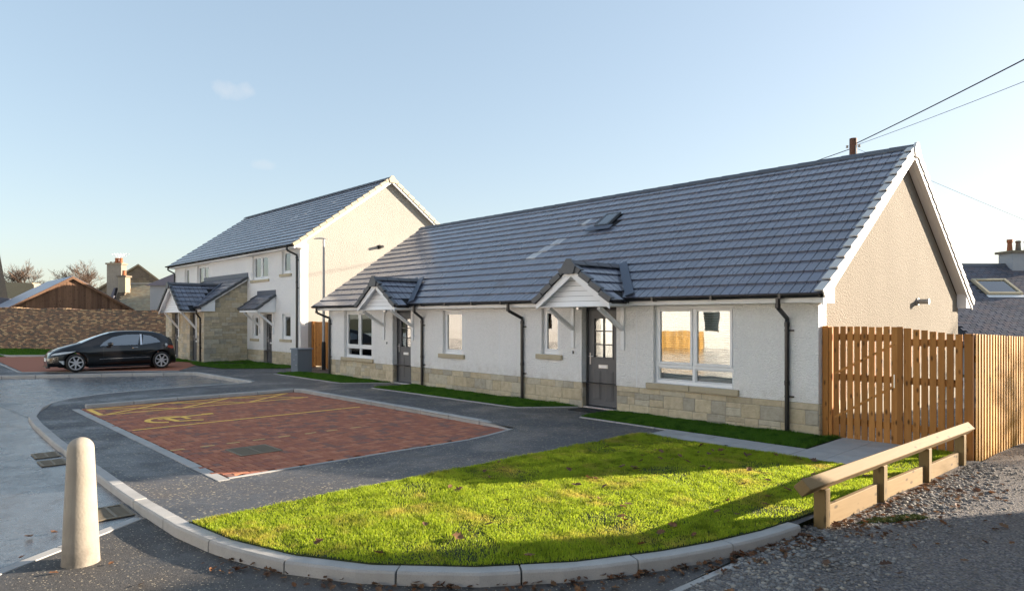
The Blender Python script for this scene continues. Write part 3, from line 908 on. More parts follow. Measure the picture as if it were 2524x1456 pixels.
def window(parent, x0, x1, z0, z1, y, cols=1, lower=0.0, sills=1, name='window', sillw=(.14, .11), thin=.055):
    """white framed window; lower>0 adds a row of fixed lights below the casements"""
    yf = y + .085
    mb = MB(); t = thin; d = .07
    mb.box(x0, x0 + t, yf, yf + d, z0, z1); mb.box(x1 - t, x1, yf, yf + d, z0, z1)
    mb.box(x0 + t, x1 - t, yf, yf + d, z1 - t, z1); mb.box(x0 + t, x1 - t, yf - .012, yf + d, z0, z0 + t * 1.15)
    cells = []; cw = (x1 - x0 - 2 * t) / cols
    zl = z0 + t * 1.15 + lower
    for i in range(cols):
        a = x0 + t + i * cw + (t * .4 if i else 0); b = x0 + t + (i + 1) * cw - (t * .4 if i < cols - 1 else 0)
        if i: mb.box(a - t * .8, a, yf + .002, yf + d - .002, z0 + t * 1.15, z1 - t)
        if lower:
            cells.append((a, b, z0 + t * 1.15, zl - .03, False)); cells.append((a, b, zl + .03, z1 - t, True))
        else: cells.append((a, b, zl, z1 - t, True))
    if lower:
        for i in range(cols):
            a = x0 + t + i * cw + (t * .4 if i else 0); b = x0 + t + (i + 1) * cw - (t * .4 if i < cols - 1 else 0)
            mb.box(a, b, yf + .001, yf + d - .001, zl - .03, zl + .03)
    w = mb.build(name, MT['white'], parent, bevel=.004)
    for a, b, c, e, op in cells:
        s = .048 if op else .018; g = .004
        sb = MB(); yy = yf - .014 if op else yf + .012
        sb.box(a + g, a + s, yy, yy + .055, c + g, e - g); sb.box(b - s, b - g, yy, yy + .055, c + g, e - g)
        sb.box(a + s, b - s, yy, yy + .055, c + g, c + s); sb.box(a + s, b - s, yy, yy + .055, e - s, e - g)
        sb.build('sash', MT['white'], w, bevel=.003)
        MB().box(a + s - .004, b - s + .004, yy + .028, yy + .034, c + s - .004, e - s + .004).build('pane', MT['glass'], w)
    sx0, sx1 = x0 - sillw[0], x1 + sillw[1]
    for k in range(sills):
        a = sx0 + (sx1 - sx0) * k / sills; b = sx0 + (sx1 - sx0) * (k + 1) / sills - (.008 if k < sills - 1 else 0)
        MB().box(a, b, y - .055, y + .083, z0 - .105, z0 - .003).build('sill', MT['sill'], w, bevel=.008)
    return w

def door(parent, x0, x1, z0, z1, y, bars=True, handle='left'):
    yf = y + .13; t = .055
    fr = MB(); fr.box(x0, x0 + t, yf, yf + .07, z0 + .04, z1); fr.box(x1 - t, x1, yf, yf + .07, z0 + .04, z1); fr.box(x0 + t, x1 - t, yf, yf + .07, z1 - t, z1)
    a, b, c, d = x0 + t + .004, x1 - t - .004, z0 + .05, z1 - t - .004
    gx0, gx1, gz0, gz1 = a + .14, b - .14, c + (d - c) * .50, d - .16
    lf = MB(); ly = yf + .012
    for r in ((a, gx0, c, d), (gx1, b, c, d), (gx0, gx1, c, gz0), (gx0, gx1, gz1, d)): lf.box(r[0], r[1], ly, ly + .045, r[2], r[3])
    D = lf.build('door', MT['door'], parent)
    fr.build('door_frame', MT['door_frame'], D, bevel=.004)
    gb = MB(); e = .018
    gb.box(gx0 - .01, gx0 + e, ly - .012, ly + .02, gz0 - .01, gz1 + .01); gb.box(gx1 - e, gx1 + .01, ly - .012, ly + .02, gz0 - .01, gz1 + .01)
    gb.box(gx0 + e, gx1 - e, ly - .012, ly + .02, gz0 - .01, gz0 + e); gb.box(gx0 + e, gx1 - e, ly - .012, ly + .02, gz1 - e, gz1 + .01)
    if bars:
        xm = (gx0 + gx1) / 2; gb.box(xm - .012, xm + .012, ly - .004, ly + .018, gz0 + e, gz1 - e)
        for k in (1, 2):
            zm = gz0 + (gz1 - gz0) * k / 3
            gb.box(gx0 + e, xm - .012, ly - .003, ly + .017, zm - .012, zm + .012); gb.box(xm + .012, gx1 - e, ly - .003, ly + .017, zm - .012, zm + .012)
    gb.build('glazing_bars', MT['door'], D, bevel=.003)
    xm = (gx0 + gx1) / 2
    for (p, q) in ((gx0, xm), (xm, gx1)):
        for k in range(3):
            za = gz0 + (gz1 - gz0) * k / 3; zb = gz0 + (gz1 - gz0) * (k + 1) / 3
            MB().box(p + .004, q - .004, ly + .020, ly + .026, za + .004, zb - .004).build('pane', MT['glass'], D)
    for (p, q) in ((a + .13, (a + b) / 2 - .06), ((a + b) / 2 + .06, b - .13)):
        pb = MB(); za, zb = c + .13, gz0 - .26
        pb.box(p, q, ly - .010, ly + .004, za, zb)
        pn = pb.build('door_panel', MT['door'], D, bevel=.007)
        g2 = MB()
        g2.box(p + .03, q - .03, ly - .017, ly - .0095, za + .03, zb - .03); g2.build('raised_panel', MT['door'], D, bevel=.006)
    lb = MB(); lb.box((a + b) / 2 - .12, (a + b) / 2 + .12, ly - .014, ly + .005, gz0 - .21, gz0 - .135); L = lb.build('letter_box', MT['metal'], D, bevel=.006)
    MB().box((a + b) / 2 - .10, (a + b) / 2 + .10, ly - .022, ly - .012, gz0 - .195, gz0 - .15).build('letter_flap', MT['white'], D, bevel=.004)
    hx = a + .05
    hb = MB(); hb.box(hx - .014, hx + .014, ly - .012, ly + .004, gz0 - .14, gz0 + .10); hb.tube([(hx, ly - .01, gz0 + .03), (hx, ly - .05, gz0 + .03), (hx + .11, ly - .05, gz0 + .03)], .010, 8)
    hb.build('handle', MT['metal'], D, bevel=.003)
    th = MB(); th.box(x0, x1, y + .02, yf + .07, z0 - .01, z0 + .035); th.build('threshold', MT['metal'], D, bevel=.005)
    return D

def tile_proto(W, L, t=.027, groove=True):
    mb = MB(); halves = 2 if groove else 1; g = .006
    for k in range(halves):
        a = -W / 2 + k * W / halves + g; b = -W / 2 + (k + 1) * W / halves - g
        mb.hexa([(a, 0, .008), (b, 0, .008), (b, L, -.012), (a, L, -.012), (a, 0, .008 + t), (b, 0, .008 + t), (b, L, .006), (a, L, .006)])
    return mb

def tile_slope(parent, o, ud, vd, width, n, gauge, W=.33, limit=300, skip=None, pale=None, mat='tile', seed=3):
    """interlocking tiles in broken bond on a slope; o = eave corner, ud along the eave, vd up the slope"""
    o, ud, vd = Vector(o), Vector(ud).normalized(), Vector(vd).normalized(); nd = ud.cross(vd)
    if nd.z < 0: nd = -nd
    r = random.Random(seed)
    protos = [tile_proto(W, gauge + .03), tile_proto(W / 2, gauge + .03, groove=False)]
    sp = []
    nc = int(width / W + 1e-6); Wf = width / nc; k = Wf / W
    for j in range(n):
        off = (j % 2) * .5
        cells = []
        if off: cells.append((.25, 1)); cells += [(1 + i, 0) for i in range(nc - 1)]; cells.append((nc - .25, 1))
        else: cells = [(i + .5, 0) for i in range(nc)]
        for c, pr in cells:
            p = o + ud * c * Wf + vd * (j * gauge)
            if skip and skip(p): continue
            tilt = r.uniform(-.002, .002); e = Matrix.Rotation(tilt, 3, 'Y')
            a2 = ud if ud.cross(vd).z > 0 else -ud
            R = Matrix((a2 * k * .999, vd, nd)).transposed() @ e
            m = 'tile_pale' if pale and pale(p, j) else None
            sp.append((p + nd * r.uniform(-.0015, .0015), R, pr, m))
    pl = [s for s in sp if s[3]]; ot = [s for s in sp if not s[3]]
    if pl: pieces('roof_tile', pl, protos, mat, parent, 60)
    pieces('roof_tile', ot, protos, mat, parent, max(0, limit - len(pl)))

def verge_caps(parent, a, b, n, out, mat, h=.17, w=.045, drop=.13, cap=.09):
    """stepped verge units along a sloping edge from a (eave) to b (ridge); out = outward direction of the gable"""
    a, b, out = Vector(a), Vector(b), Vector(out).normalized()
    d = (b - a) / n; dn = d.normalized(); up = dn.cross(out)
    if up.z < 0: up = -up
    for i in range(n):
        p = a + d * i
        q = p + d * .925
        mb = MB()
        lo, hi = .074, .040
        def P(base, o, u): return base + out * o + up * u
        f = [P(p, w, lo), P(p, w, lo - drop - .01), P(q, w, hi - drop), P(q, w, hi)]
        g = [P(p, w - .02, lo - .02), P(p, w - .02, lo - drop - .01), P(q, w - .02, hi - drop), P(q, w - .02, hi - .02)]
        mb.hexa([g[0], g[1], g[2], g[3], f[0], f[1], f[2], f[3]])
        t0 = [P(p, w, lo), P(q, w, hi), P(q, -cap, hi), P(p, -cap, lo)]
        t1 = [P(p, w - .02, lo - .02), P(q, w - .02, hi - .02), P(q, -cap, hi - .022), P(p, -cap, lo - .022)]
        mb.hexa(t1 + t0)
        mb.build('verge_cap', MT[mat], parent)

def ridge_tiles(parent, a, b, slope, mat='ridge', L=.45, wid=.15, n=None, end_cap=None):
    a, b = Vector(a), Vector(b); d = b - a; n = n or max(1, round(d.length / L)); d /= n
    s = d.normalized().cross(Vector((0, 0, 1))).normalized()
    dn = Vector((0, 0, -1)) * slope
    for i in range(n):
        p = a + d * i; q = a + d * (i + .985); r0 = .055; r1 = .047
        mb = MB()
        for (lift, thick) in ((0, 0),):
            sec = lambda base, rr: [base + s * wid + dn * wid + Vector((0, 0, rr - .02)), base + s * wid + dn * wid + Vector((0, 0, rr)), base + s * .03 + dn * .03 + Vector((0, 0, rr + .012)), base - s * .03 + dn * .03 + Vector((0, 0, rr + .012)), base - s * wid + dn * wid + Vector((0, 0, rr)), base - s * wid + dn * wid + Vector((0, 0, rr - .02)), base + Vector((0, 0, rr - .03))]
            A, B = sec(p, r0), sec(q, r1)
            m = len(A)
            mb.add(A + B, [tuple(range(m)), tuple(range(2 * m - 1, m - 1, -1))] + [(k, (k + 1) % m, (k + 1) % m + m, k + m) for k in range(m)])
        mb.build('ridge_tile', MT[mat], parent)
    if end_cap:
        p = a if end_cap[0] == 'a' else b
        o = Vector(end_cap[1])
        mb = MB()
        A = [p + s * .17 + dn * .17 + Vector((0, 0, .04)), p + s * .05 + Vector((0, 0, .065)), p - s * .05 + Vector((0, 0, .065)), p - s * .17 + dn * .17 + Vector((0, 0, .04)), p - s * .12 + dn * .17 + Vector((0, 0, -.10)), p + s * .12 + dn * .17 + Vector((0, 0, -.10))]
        mb.prism(A, o * .05).build('ridge_end_cap', MT[end_cap[2]], parent)

def gutter(parent, x0, x1, y, z, r=.058, name='gutter', brackets=True):
    mb = MB(); n = 10; vs = []; rows = []
    for x in (x0, x1):
        for rr in (r, r - .006):
            for k in range(n + 1):
                t = math.pi + math.pi * k / n
                vs.append((x, y + rr * math.cos(t), z + rr * math.sin(t)))
    m = n + 1
    fs = []
    for k in range(n):
        fs += [(k, k + 1, 2 * m + k + 1, 2 * m + k), (m + k + 1, m + k, 3 * m + k, 3 * m + k + 1), (k, m + k, m + k + 1, k + 1), (2 * m + k, 2 * m + k + 1, 3 * m + k + 1, 3 * m + k)]
    fs += [(0, 2 * m, 3 * m, m), (n, m + n, 3 * m + n, 2 * m + n)]
    mb.add(vs, fs)
    for x in (x0, x1):
        mb.add([(x, y, z)] + [(x, y + r * math.cos(math.pi + math.pi * k / n), z + r * math.sin(math.pi + math.pi * k / n)) for k in range(n + 1)], [(0, k + 1, k + 2) for k in range(n)])
    g = mb.build(name, MT['black'], parent)
    if brackets:
        k = max(2, int((x1 - x0) / .9)); bb = MB()
        for i in range(k):
            x = x0 + (x1 - x0) * (i + .5) / k
            b1 = MB(); b1.box(x - .02, x + .02, y - .066, y + .075, z - .068, z - .05); b1.box(x - .02, x + .02, y - .068, y - .056, z - .05, z + .006)
            b1.build('gutter_bracket', MT['black'], g)
    return g

def downpipe(parent, x, yg, zg, yw, shoe=True, z0=.02, dx=0.0, r=.036):
    mb = MB()
    mb.tube([(x, yg, zg - .03), (x, yg, zg - .16), (x + dx * .1, yg + .02, zg - .20), (x + dx, yw - .05, zg - .36), (x + dx, yw - .05, zg - .42), (x + dx, yw - .05, z0)], r, 12)
    for z in (zg - .13, zg - .42, zg - 1.35): mb.tube([(x + (0 if z > zg - .2 else dx), yg if z > zg - .2 else yw - .05, z), (x + (0 if z > zg - .2 else dx), yg if z > zg - .2 else yw - .05, z - .07)], r + .006, 12)
    p = mb.build('downpipe', MT['black'], parent, smooth=False)
    for z in (zg - .55, zg - 1.6):
        if z > .2: MB().box(x + dx - .05, x + dx + .10, yw - .035, yw - .012, z - .014, z + .014).build('pipe_clip', MT['black'], p)
    return p

def canopy(parent, xc, half, yf, yw, zr, ze, yback, lowz, brk, brk_y, tcols, capmat='cap_dark', panel=True, valley=None, brk_low=1.22, seed=1, rt=4):
    """gabled porch roof: two tiled slopes, barge boards, boarded gable, brackets"""
    sl = (zr - ze) / half; ang = math.atan(sl); L = half / math.cos(ang)
    roof = MB()
    th = .05
    roof.prism([(xc - half, yf, ze - .035), (xc, yf, zr - .035), (xc + half, yf, ze - .035), (xc + half, yf, ze - .035 - th), (xc, yf, zr - .035 - th * 1.2), (xc - half, yf, ze - .035 - th)], (0, yback - yf, 0))
    R = roof.build('porch_roof', MT['deck'], parent)
    nrow = max(2, round(L / .33)); g = L / nrow
    for s in (-1, 1):
        o = (xc + s * (half + .02), yf, ze - .03 - .02 * sl); vd = Vector((-s * math.cos(ang), 0, math.sin(ang)))
        tile_slope(R, o, (0, 1, 0), vd, yback - yf, nrow, g, W=.32, limit=150, seed=seed + s, skip=(lambda p: valley is not None and p.z < valley(p) - .10))
        verge_caps(R, (xc + s * (half + .03), yf, ze - .03 - .03 * sl), (xc, yf, zr - .03), nrow, (0, -1, 0), capmat, drop=.10, cap=.07)
    ridge_tiles(R, (xc, yf - .02, zr), (xc, yback, zr), sl, n=rt, wid=.12, end_cap=('a', (0, -1, 0), capmat))
    # barge boards and boxed gable
    bb = .17
    for s in (-1, 1):
        MB().prism([(xc + s * (half - .01), yf + .012, ze - .075), (xc, yf + .012, zr - .085), (xc, yf + .012, zr - .085 - bb * 1.15), (xc + s * (half - .01), yf + .012, ze - .075 - bb * .72)], (0, .024, 0)).build('barge_board', MT['white'], R, bevel=.003)
        MB().box(xc + s * (half - .012) - .012, xc + s * (half - .012) + .012, yf + .04, yw, lowz, ze - .06).build('side_fascia', MT['white'], R, bevel=.003)
        MB().prism([(xc + s * (half - .03), yf + .04, ze - .1), (xc, yf + .04, zr - .12), (xc, yf + .04, zr - .14), (xc + s * (half - .03), yf + .04, ze - .12)], (0, .16, 0)).build('verge_soffit', MT['white'], R)
    yp = yf + .19
    z = lowz; k = 0
    while panel and z < zr - .22:
        zb = min(z + .098, zr - .16)
        wa = max(0.02, (zr - .13 - z) / sl); wb = max(.01, (zr - .13 - zb) / sl)
        wa, wb = min(wa, half - .03), min(wb, half - .03)
        MB().hexa([(xc - wa, yp, z), (xc + wa, yp, z), (xc + wa, yp + .03, z), (xc - wa, yp + .03, z), (xc - wb, yp + .006, zb - .004), (xc + wb, yp + .006, zb - .004), (xc + wb, yp + .03, zb - .004), (xc - wb, yp + .03, zb - .004)]).build('cladding_board', MT['white'], R)
        z += .1; k += 1
    MB().box(xc - half + .03, xc + half - .03, yf + .05, yw, lowz - .012, lowz - .001).build('porch_soffit', MT['white'], R)
    for bx in brk:
        B = MB(); B.box(bx - .042, bx + .042, yw - .035, yw - .002, brk_low, lowz - .02)
        B = B.build('bracket', MT['white'], parent, bevel=.004)
        MB().bar((bx, yw - .03, brk_low + .40), (bx, brk_y, lowz - .03), .075, .075, (1, 0, 0)).build('brace', MT['white'], B, bevel=.004)
        for z in (brk_low + .12, lowz - .2):
            MB().lathe([(.016, .004), (.014, -.008), (0, -.01)], 10, (bx, yw - .035, z), 'y').build('bolt', MT['white'], B)
    return R

# ------------------------------------------------------------------ bungalow
BX = -15.6
bung = empty('bungalow', (0, 0, 0), 'long white single storey bungalow with slate grey roof and two gabled porches', 'house')
B_OPEN = [(-3.04, -1.42, .635, 2.07), (-4.81, -3.91, 0, 2.07), (-5.97, -5.45, 1.06, 2.05), (-9.53, -8.73, .93, 2.04), (-11.87, -10.97, 0, 2.05), (-14.6, -12.99, .63, 2.05)]
SB = .52
wall_b = facade(BX, 0, SB, 2.2, -.014, B_OPEN, .30).build('wall', MT['render_white'], bung)
doors_b = [o for o in B_OPEN if o[2] == 0]
base_b = facade(BX, 0, -.1, SB, 0, doors_b, .28).build('stone_base', MT['mortar'], bung)
rr = random.Random(5)
segs = [(-3.905, 0), (-10.965, -4.815), (BX, -11.875)]
rects = []
for a, b in segs: rects += ashlar(a, b, -.06, SB - .004, rr)
lay_stones(base_b, rects, (0, 0, 0), (1, 0, 0), (0, -1, 0), 8)
lay_stones(base_b, ashlar(0, .9, -.06, SB - .004, rr), (0.0, 0.0, 0), (0, 1, 0), (1, 0, 0), 9, name='return_stone')
for a, b, c, d in doors_b:
    lay_stones(base_b, ashlar(.0, .12, -.02, SB - .004, rr, wl=(.12, .13)), (a, 0, 0), (0, 1, 0), (1, 0, 0), 10, name='jamb_stone')
# gable walls
def gable(x0, x1, y0, y1, yr, ze, zr, zb=-.1):
    return MB().prism([(x0, y0, zb), (x0, y1, zb), (x0, y1, ze), (x0, yr, zr), (x0, y0, ze)], (x1 - x0, 0, 0))
RB = .679; RANG = math.atan(RB)
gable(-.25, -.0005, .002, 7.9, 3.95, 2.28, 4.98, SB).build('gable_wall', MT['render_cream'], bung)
MB().box(-.25, -.004, .29, 7.88, -.1, SB).build('gable_base', MT['mortar'], bung)
gable(BX, BX + .25, .29, 7.9, 3.95, 2.28, 4.98).build('end_wall', MT['render_white'], bung)
MB().box(BX + .25, -.25, 7.65, 7.898, -.1, 2.28).build('back_wall', MT['render_white'], bung)
rm = MB(); x0, x1, y0, y1, z0, z1 = BX + .26, -.26, .3, 3.6, .03, 2.18
rm.poly([(x0, y1, z0), (x1, y1, z0), (x1, y1, z1), (x0, y1, z1)]).poly([(x0, y0, z0), (x1, y0, z0), (x1, y1, z0), (x0, y1, z0)]).poly([(x0, y0, z1), (x0, y1, z1), (x1, y1, z1), (x1, y0, z1)])
for px in (x0, -13 + .3, -10.6, -7.2, -5.2, -3.6, x1): rm.poly([(px, y0, z0), (px, y1, z0), (px, y1, z1), (px, y0, z1)])
rm.build('interior', MT['room'], bung, fix=False)

def roof_body(parent, x0, x1, yf, zf, yr, zr, yb, thick=.07):
    mb = MB()
    mb.prism([(x0, yf, zf), (x0, yr, zr), (x0, yb, zf), (x0, yb, zf - thick), (x0, yr, zr - thick * 1.2), (x0, yf, zf - thick)], (x1 - x0, 0, 0))
    return mb.build('roof', MT['deck'], parent)
RX0, RX1 = -16.02, .2
roof_b = roof_body(bung, RX0, RX1, -.33, 2.225, 3.95, 5.13, 8.23)
def zmain(p): return 2.26 + (p.y + .35) * RB
vd = Vector((0, math.cos(RANG), math.sin(RANG)))
pale_rows = {2: (-7.6, .34), 4: (-7.72, .18), 6: (-7.55, .5), 7: (-7.45, .34), 8: (-7.3, .34), 11: (-7.0, .18)}
def pale(p, j): return j in pale_rows and abs(p.x - pale_rows[j][0]) < pale_rows[j][1] / 2 + .02
SK = (-6.42, -5.98, 2.33, 2.86)
tile_slope(roof_b, (RX0 + .02, -.385, 2.205), (1, 0, 0), vd, RX1 - RX0 - .02, 16, 5.235 / 16, W=.33, limit=300, pale=pale, seed=21,
           skip=lambda p: SK[0] - .08 < p.x < SK[1] + .08 and SK[2] - .15 < p.y < SK[3] - .12)
verge_caps(roof_b, (RX1, -.40, 2.205), (RX1, 3.95, 5.145), 16, (1, 0, 0), 'cap_light')
verge_caps(roof_b, (RX1, 8.30, 2.205), (RX1, 3.95, 5.145), 16, (1, 0, 0), 'cap_light')
ridge_tiles(roof_b, (RX0, 3.95, 5.15), (RX1 + .02, 3.95, 5.15), RB, end_cap=('b', (1, 0, 0), 'cap_light'))
# skylight
def on_roof(x, y, h=0): return Vector((x, y, zmain(Vector((x, y, 0))))) + Vector((0, -math.sin(RANG), math.cos(RANG))) * h
sk = MB(); cx, cy = (SK[0] + SK[1]) / 2, (SK[2] + SK[3]) / 2; c = on_roof(cx, cy, .03)
nn = Vector((0, -math.sin(RANG), math.cos(RANG))); hl = (SK[3] - SK[2]) / 2 / math.cos(RANG); hw = (SK[1] - SK[0]) / 2
for s in (-1, 1):
    sk.obox(c + Vector((s * (hw - .03), 0, 0)), (1, 0, 0), vd, nn, .03, hl, .034)
    sk.obox(c + vd * s * (hl - .03), (1, 0, 0), vd, nn, hw - .06, .03, .034 if s < 0 else .033)
SKO = sk.build('skylight', MT['cap_dark'], roof_b, bevel=.005)
MB().obox(c + nn * .022, (1, 0, 0), vd, nn, hw - .055, hl - .055, .004).build('pane', MT['glass'], SKO)
MB().obox(c + nn * -.035, (1, 0, 0), vd, nn, hw - .06, hl - .06, .004).build('shaft', MT['white'], SKO)
MB().obox(c - vd * (hl + .10) + nn * .008, (1, 0, 0), vd, nn, hw + .16, .10, .006).build('flashing', MT['lead'], SKO)
# eaves
fas = MB().box(-15.9, .03, -.305, -.283, 2.085, 2.235).build('fascia', MT['white'], bung)
MB().box(-15.9, .03, -.283, -.016, 2.086, 2.10).build('soffit', MT['white'], bung)
for (a, b) in ((-16.0, -12.42), (-10.44, -5.3), (-3.36, .17)): gutter(bung, a, b, -.385, 2.215)
for s, ye in ((-1, -.33), (1, 8.23)):
    # boxed eave ends and verge boards on the gable
    y0, y1 = (ye, .16) if s < 0 else (7.74, ye)
    if s < 0: P = [(.004, -.30, 2.075), (.004, .12, 2.075), (.004, .12, 2.46), (.004, -.30, 2.19)]
    else: P = [(.004, 8.20, 2.075), (.004, 7.78, 2.075), (.004, 7.78, 2.46), (.004, 8.20, 2.19)]
    MB().prism(P, (.19, 0, 0)).build('eave_box', MT['white'], bung, bevel=.004)
    ys, ym = (-.36, 3.95) if s < 0 else (8.26, 3.95)
    zs = 2.14; zt = 5.06
    k = (zt - zs) / (ym - ys)
    MB().prism([(.195, ys, zs), (.195, ym, zt), (.195, ym, zt - .13), (.195, ys, zs - .10)], (.022, 0, 0)).build('barge_board', MT['white'], bung)
    yq = .12 if s < 0 else 7.78
    zq = zs + k * (yq - ys)
    for q in range(2):
        xa = .003 + q * .096
        MB().prism([(xa, yq, zq - .035), (xa, ym, zt - .035), (xa, ym, zt - .06), (xa, yq, zq - .06)], (.094, 0, 0)).build('verge_soffit', MT['white'], bung)
for x, dx in ((-.47, .0), (-6.65, .12), (-10.28, -.1), (-15.72, .25)): downpipe(bung, x, -.385, 2.2, -.014, dx=dx)
# windows, doors
window(bung, -3.04, -1.42, .635, 2.07, -.014, 2, .26, 2)
window(bung, -5.97, -5.45, 1.06, 2.05, -.014, 1, 0, 1)
window(bung, -9.53, -8.73, .93, 2.04, -.014, 1, 0, 1)
window(bung, -14.6, -12.99, .63, 2.05, -.014, 2, .26, 2)
door(bung, -4.81, -3.91, .0, 2.07, -.0)
door(bung, -11.87, -10.97, .0, 2.05, -.0)
for xc, yf, br, bl in ((-4.33, -.90, (-5.04, -3.74), 1.22), (-11.45, -.86, (-12.3, -10.86), 1.22)):
    canopy(bung, xc, .95, yf, -.016, 2.92, 2.21, .62, 2.075, br, yf + .14, 3, valley=zmain, seed=int(-xc * 7))
    for s in (-1, 1):
        a = Vector((xc + s * .96, -.42, 2.235)); b = Vector((xc + s * .02, .60, 2.94))
        d = (b - a).normalized(); n1 = nn; sd_ = d.cross(n1).normalized()
        if sd_.x * s < 0: sd_ = -sd_
        MB().hexa([a + n1 * .015, b + n1 * .015, b + sd_ * .17 + n1 * .018, a + sd_ * .17 + n1 * .018, a + n1 * .036, b + n1 * .036, b + sd_ * .17 + n1 * .038, a + sd_ * .17 + n1 * .038]).build('valley_flashing', MT['lead'], bung)
    gx = xc + .95
    g = gutter(bung, gx - .06, gx + .06, -.5, 2.16, .05, 'porch_gutter', False)
    MB().box(gx - .03, gx + .03, yf + .06, -.40, 2.11, 2.165).build('porch_gutter', MT['black'], bung, bevel=.012)
    MB().lathe([(.055, 0), (.055, -.05), (.05, -.06), (0, -.06)], 14, (xc - .18, yf + .45, 2.065), 'z').build('porch_light', MT['metal'], bung)
    MB().box(xc - .72, xc - .69, -.03, -.013, 1.10, 1.16).build('doorbell', MT['black'], bung)
for x in (-7.35, -3.42): MB().box(x - .007, x + .007, -.0175, -.0135, SB, 2.08).build('movement_joint', MT['white'], bung)
# flue on the gable
fl = MB(); fl.tube([(-.02, 4.83, 2.18), (.03, 4.83, 2.18)], .075, 16); fl.tube([(.03, 4.83, 2.18), (.20, 4.83, 2.18)], .05, 16); fl.tube([(.20, 4.83, 2.18), (.22, 4.83, 2.18)], .062, 16)
fl.build('flue', MT['lamp'], bung)

# blinds and curtains behind the glass
def blind(x0, x1, z0, z1, y, label, gap=.042):
    t = empty('window_blind', ((x0 + x1) / 2, y, z0), label, 'blind')
    z = z0; me = None
    MB().box(x0, x1, y - .025, y + .025, z1 - .04, z1).build('head_rail', MT['white'], t)
    mbp = MB().obox((0, 0, 0), (1, 0, 0), (0, math.cos(.75), math.sin(.75)), (0, -math.sin(.75), math.cos(.75)), (x1 - x0) / 2, .0225, .001)
    me = mbp.mesh('slat'); me.materials.append(MT['blind'])
    while z < z1 - .05:
        o = bpy.data.objects.new('slat', me); COL.objects.link(o); o.parent = t; o.location = (0, 0, z - z0 + .02); z += gap
    return t
blind(-2.98, -2.26, .70, 2.03, .22, 'pale venetian blind behind the left half of the big bungalow window')
blind(-2.22, -1.48, .70, 2.03, .22, 'pale venetian blind behind the right half of the big bungalow window')
blind(-5.92, -5.5, 1.1, 2.0, .22, 'pale venetian blind in the narrow window beside the nearer door')
def curtain(x0, x1, z0, z1, y, label, folds=6):
    mb = MB(); n = folds * 6
    pts = [(x0 + (x1 - x0) * i / n, y + .03 * math.sin(2 * math.pi * folds * i / n + .6 * math.sin(i))) for i in range(n + 1)]
    for (a, b), (c, d) in zip(pts, pts[1:]): mb.poly([(a, b, z0), (c, d, z0), (c, d, z1), (a, b, z1)])
    tag(mb.build('curtain', MT['curtain'], None, base=((x0 + x1) / 2, y, z0), fix=False, smooth=True, merge=.0005), label, 'curtain')
curtain(-9.5, -9.2, .95, 2.0, .25, 'pale curtain drawn to the left of the middle bungalow window', 4)
curtain(-9.12, -8.76, .95, 2.0, .24, 'pale curtain drawn to the right of the middle bungalow window', 4)
curtain(-13.45, -13.02, .66, 2.0, .26, 'pale curtain on the right of the far bungalow window', 5)
curtain(-14.56, -14.25, .66, 2.0, .26, 'pale curtain on the left of the far bungalow window', 4)
mat_ = MB(); mat_.box(-4.75, -3.95, -.50, -.06, .0, .014); tag(mat_.build('doormat', MT['rubber'], None, base=(-4.35, -.28, 0), bevel=.004), 'black rubber doormat at the nearer bungalow door', 'doormat')

# ------------------------------------------------------------------ two storey house
HY = .83; HX0, HX1 = -34.2, -19.35
h2 = empty('two_storey_house', (HX1, HY, 0), 'white two storey house with sunlit gable and stone porch behind the bungalow', 'house')
H_OPEN = [(-20.98, -20.2, 3.56, 4.46), (-23.84, -22.24, 3.43, 4.44), (-30.7, -29.1, 3.43, 4.42), (-32.62, -31.9, 3.5, 4.42), (-22.72, -21.9, 0, 2.0), (-23.86, -23.26, .98, 1.96), (-20.95, -20.2, 1.02, 2.0)]
facade(HX0, HX1, SB, 4.62, HY - .014, H_OPEN, .3).build('wall', MT['render_white'], h2)
base_h = facade(HX0, HX1, -.1, SB, HY, [(-22.72, -21.9, 0, 2.0)], .28).build('stone_base', MT['mortar'], h2)
rr = random.Random(15)
lay_stones(base_h, ashlar(-24.35, -22.725, -.06, SB - .004, rr) + ashlar(-21.895, HX1, -.06, SB - .004, rr), (0, HY, 0), (1, 0, 0), (0, -1, 0), 18)
lay_stones(base_h, ashlar(0, 1.6, -.06, SB - .004, rr), (HX1, HY, 0), (0, 1, 0), (1, 0, 0), 19, name='return_stone')
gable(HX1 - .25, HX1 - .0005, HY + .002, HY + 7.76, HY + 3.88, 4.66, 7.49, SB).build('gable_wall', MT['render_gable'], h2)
MB().box(HX1 - .25, HX1 - .004, HY + .29, HY + 7.7, -.1, SB).build('gable_base', MT['mortar'], h2)
gable(HX0, HX0 + .25, HY + .29, HY + 7.76, HY + 3.88, 4.66, 7.49).build('end_wall', MT['render_white'], h2)
MB().box(HX0 + .25, HX1 - .25, HY + 7.5, HY + 7.758, -.1, 4.66).build('back_wall', MT['render_white'], h2)
rm = MB(); x0, x1, y0, y1 = HX0 + .26, HX1 - .26, HY + .3, HY + 3.2
for z0, z1 in ((.03, 2.4), (2.5, 4.64)):
    rm.poly([(x0, y1, z0), (x1, y1, z0), (x1, y1, z1), (x0, y1, z1)]).poly([(x0, y0, z0), (x1, y0, z0), (x1, y1, z0), (x0, y1, z0)]).poly([(x0, y0, z1), (x0, y1, z1), (x1, y1, z1), (x1, y0, z1)])
    for px in (x0, -31.3, -28, -24.5, -21.5, x1): rm.poly([(px, y0, z0), (px, y1, z0), (px, y1, z1), (px, y0, z1)])
rm.build('interior', MT['room'], h2, fix=False)
HRX0, HRX1 = -34.45, -19.17
yr, zr, ye, ze = HY + 3.88, 7.62, HY - .33, 4.60
HS = (zr - ze) / (yr - ye); HA = math.atan(HS)
